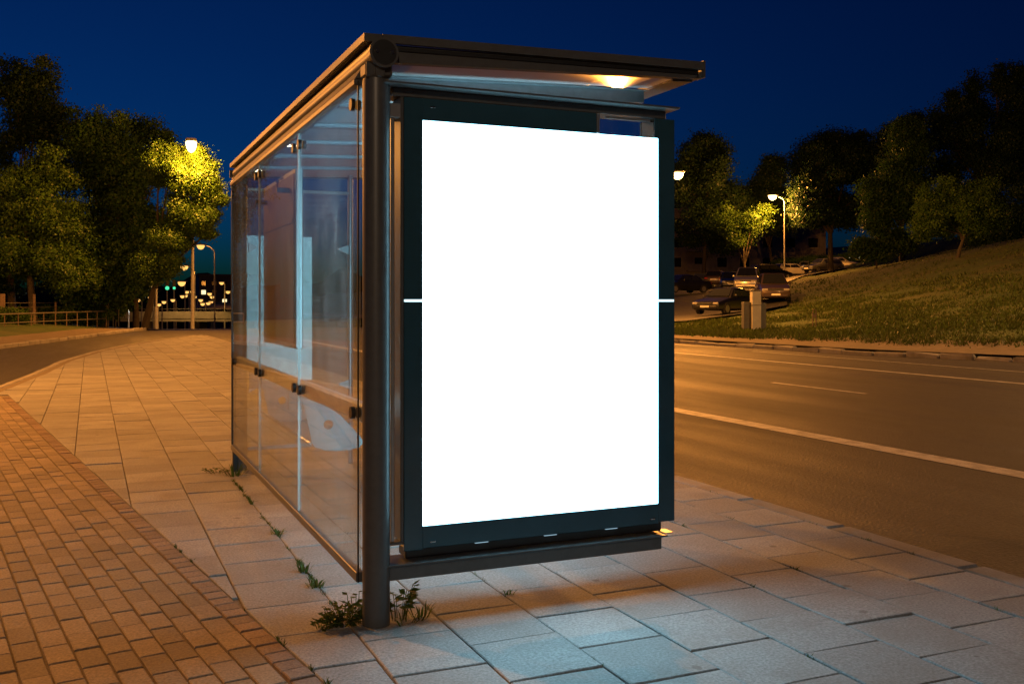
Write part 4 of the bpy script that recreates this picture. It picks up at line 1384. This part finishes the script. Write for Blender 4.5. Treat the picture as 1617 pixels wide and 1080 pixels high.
# ------------------------------------------------------------------ parked cars
def car(label, loc, rz_, paint, kind='sedan', lit=False):
    """front points to local -y; every car has its own body, glass, wheels and lamps"""
    t = thing('parked_car', label, 'car', loc, rz_, 'parked cars')
    L_, W, = {'sedan': (4.5, 1.74), 'wagon': (4.6, 1.76), 'van': (4.5, 1.82), 'hatch': (4.1, 1.72)}[kind]
    belt, roof = {'sedan': (.92, 1.43), 'wagon': (.95, 1.48), 'van': (1.05, 1.76), 'hatch': (.95, 1.48)}[kind]
    nose = {'sedan': .68, 'wagon': .7, 'van': .82, 'hatch': .72}[kind]
    y0, y1 = -L_ / 2, L_ / 2
    wsb, wst = {'sedan': (-.95, -.30), 'wagon': (-1.0, -.35), 'van': (-1.35, -.62), 'hatch': (-.95, -.3)}[kind]
    rst, rsb = {'sedan': (.85, 1.5), 'wagon': (1.85, 2.2), 'van': (1.8, 2.15), 'hatch': (1.35, 1.95)}[kind]
    tailz = belt + (.03 if kind == 'sedan' else 0)
    st = [(y0, .38, nose - .16, .80), (y0 + .06, .24, nose - .03, .93), (y0 + .35, .20, nose + .05, .98), (wsb - .25, .19, belt - .05, 1), (wsb, .19, belt, 1), (0, .19, belt, 1),
          (rsb - .1, .19, tailz, 1), (y1 - .28, .22, tailz, .985), (y1 - .05, .26, tailz - .05, .94), (y1, .4, tailz - .2, .86)]
    b = MB()
    sec = []
    for y, zl, zt_, wf in st:
        hw = W / 2 * wf
        h_ = zt_ - zl
        half = [(hw * .80, zl), (hw * .96, zl + h_ * .14), (hw, zl + h_ * .45), (hw * .985, zl + h_ * .75), (hw * .93, zt_ - .02), (hw * .78, zt_ + .012), (hw * .3, zt_ + .03)]
        sec.append([(x, y, z) for x, z in half] + [(-x, y, z) for x, z in reversed(half)])
    n = len(sec[0])
    vs = [p for s_ in sec for p in s_]
    fs = [(i * n + k, i * n + (k + 1) % n, (i + 1) * n + (k + 1) % n, (i + 1) * n + k) for i in range(len(sec) - 1) for k in range(n)]
    fs += [tuple(range(n)), tuple(reversed(range((len(sec) - 1) * n, len(sec) * n)))]
    b.add(vs, fs)
    # cabin
    hb, ht = W / 2 * .90, W / 2 * .70
    ym = (wst + rst) / 2
    cs = [(wsb, belt, hb, belt + .004), (wst, roof - .03, ht, 0), (ym, roof, ht, 0), (rst, roof - .04, ht, 0), (rsb, tailz, hb, 0)]
    low = [(wsb, belt - .02, hb), (wst, belt - .02, hb), (ym, belt - .02, hb), (rst, belt - .02, hb), (rsb, belt - .02, hb)]
    vs = []
    for (y, z, hw, _q), (yl, zl, hl_) in zip(cs, low):
        vs += [(hl_, yl, zl), (hw, y, z - .03), (hw * .82, y, z + .01), (-hw * .82, y, z + .01), (-hw, y, z - .03), (-hl_, yl, zl)]
    fs = [(i * 6 + k, i * 6 + k + 1, (i + 1) * 6 + k + 1, (i + 1) * 6 + k) for i in range(4) for k in range(5)]
    b.add(vs, fs)
    b.build('body', paint, t, smooth=True)
    def pane(name, a, bq, off):
        # a: two lower points, bq: two upper points
        pts_ = [np.array(q) + np.array(off) for q in (a[0], a[1], bq[1], bq[0])]
        back = [p - np.array(off) * .8 for p in pts_]
        MB().add(pts_ + back, [(0, 1, 2, 3), (4, 7, 6, 5), (0, 4, 5, 1), (1, 5, 6, 2), (2, 6, 7, 3), (3, 7, 4, 0)]).build(name, M['carglass'], t)
    lerp = lambda p, q, f_: tuple(np.array(p) * (1 - f_) + np.array(q) * f_)
    pane('windscreen', [(-hb * .86, wsb + .03, belt + .05), (hb * .86, wsb + .03, belt + .05)], [(-ht * .86, wst - .06, roof - .07), (ht * .86, wst - .06, roof - .07)], (0, -.02, .02))
    pane('rear_window', [(-hb * .84, rsb - .03, tailz + .06), (hb * .84, rsb - .03, tailz + .06)], [(-ht * .84, rst + .06, roof - .1), (ht * .84, rst + .06, roof - .1)], (0, .02, .02))
    for sx in (1, -1):
        spl = [(wsb + .30, wst + .06, ym - .06, ym - .06), (ym + .03, ym + .03, rsb - .32, rst - .05)]
        for (la, ua, lb2, ub) in spl:
            pane('side_window', [(sx * hb * .99, la, belt + .05), (sx * hb * .99, lb2, belt + .05)], [(sx * ht * 1.0, ua, roof - .12), (sx * ht * 1.0, ub, roof - .12)], (sx * .022, 0, .006))
        MB().box(*sorted((sx * (W / 2 - .03), sx * (W / 2 + .13))), wsb + .28, wsb + .38, belt + .0, belt + .14, bev=.03).build('mirror', paint, t)
        for yw in (y0 + .82, y1 - .85):
            wo = MB().tube([(sx * (W / 2 - .2), yw, .31), (sx * (W / 2 + .012), yw, .31)], .31, 20).build('wheel', M['tyre'], t, smooth=True)
            MB().tube([(sx * (W / 2 + .0), yw, .31), (sx * (W / 2 + .022), yw, .31)], .2, 16).build('rim', M['rim'], wo, smooth=True)
        xa, xb_ = sorted((sx * .46, sx * (W / 2 - .1)))
        MB().box(xa, xb_, y0 - .012, y0 + .12, nose - .17, nose - .045, bev=.03).build('headlight', M['head'] if not lit else M['headlit'], t)
        MB().box(*sorted((sx * .5, sx * (W / 2 - .09))), y1 - .1, y1 + .012, tailz - .26, tailz - .1, bev=.025).build('tail_light', M['tail'], t)
    MB().box(-.42, .42, y0 - .01, y0 + .02, nose - .16, nose - .06, bev=.01).build('grille', M['anth_dark'], t)
    MB().box(-.72, .72, y0 - .035, y0 + .08, .28, .46, bev=.04).build('front_bumper', paint, t)
    MB().box(-.26, .26, y0 - .047, y0 - .036, .37, .47).build('number_plate', M['plate'], t)
    MB().box(-.26, .26, y1 + .001, y1 + .014, .62, .72).build('number_plate', M['plate'], t)
    return t


M['headlit'] = emitter('lit_headlamp', (1, .82, .5), 2.5)
BLACK = carpaint('black', (.012, .012, .015)); MAROON = carpaint('maroon', (.07, .05, .045)); SILVER = carpaint('silver', (.42, .41, .40), .6)
WHITE = carpaint('white', (.7, .68, .65), 0); GREY = carpaint('grey', (.11, .115, .12)); DBLUE = carpaint('dark_blue', (.02, .025, .04))


def park(label, px, d, rz_, paint, kind, lit=False):
    x, y, z = onterr(px, d)
    car(label, (x, y, z + .13), rz_ - PSI, paint, kind, lit)


R = math.radians
park('black sedan parked nose out left of the utility pillar', 1147, 53, R(-42), BLACK, 'sedan')
park('dark maroon minivan parked behind the right utility box', 1219, 61, R(-9), MAROON, 'van')
park('silver minivan with bright headlights behind the black sedan', 1181, 73, R(-18), SILVER, 'van')
park('dark blue car parked left of the silver minivan', 1153, 82, R(-10), DBLUE, 'hatch')
park('dark car with red tail light second from the poster case', 1132, 90, R(160), MAROON, 'wagon')
park('black hatchback seen from its side below the white estate car', 1216, 96, R(118), BLACK, 'wagon')
park('white estate car parked under the hedge', 1250, 116, R(112), WHITE, 'wagon')
park('dark grey car with pale nose right of the white estate car', 1299, 103, R(-62), GREY, 'wagon')
park('silver sedan at the upper right end of the parked row', 1327, 117, R(70), SILVER, 'sedan')
park('last car peeping out of the bushes with gleaming headlights', 1354, 124, R(-30), GREY, 'hatch', True)
park('dark car parked deep in the lot between the poster case and the red tail light', 1108, 98, R(-30), DBLUE, 'sedan')
park('pale grey hatchback squeezed between the white estate and the dark grey car', 1278, 121, R(100), SILVER, 'hatch')
park('dark car half hidden behind the poster case edge', 1078, 76, R(-60), BLACK, 'sedan')
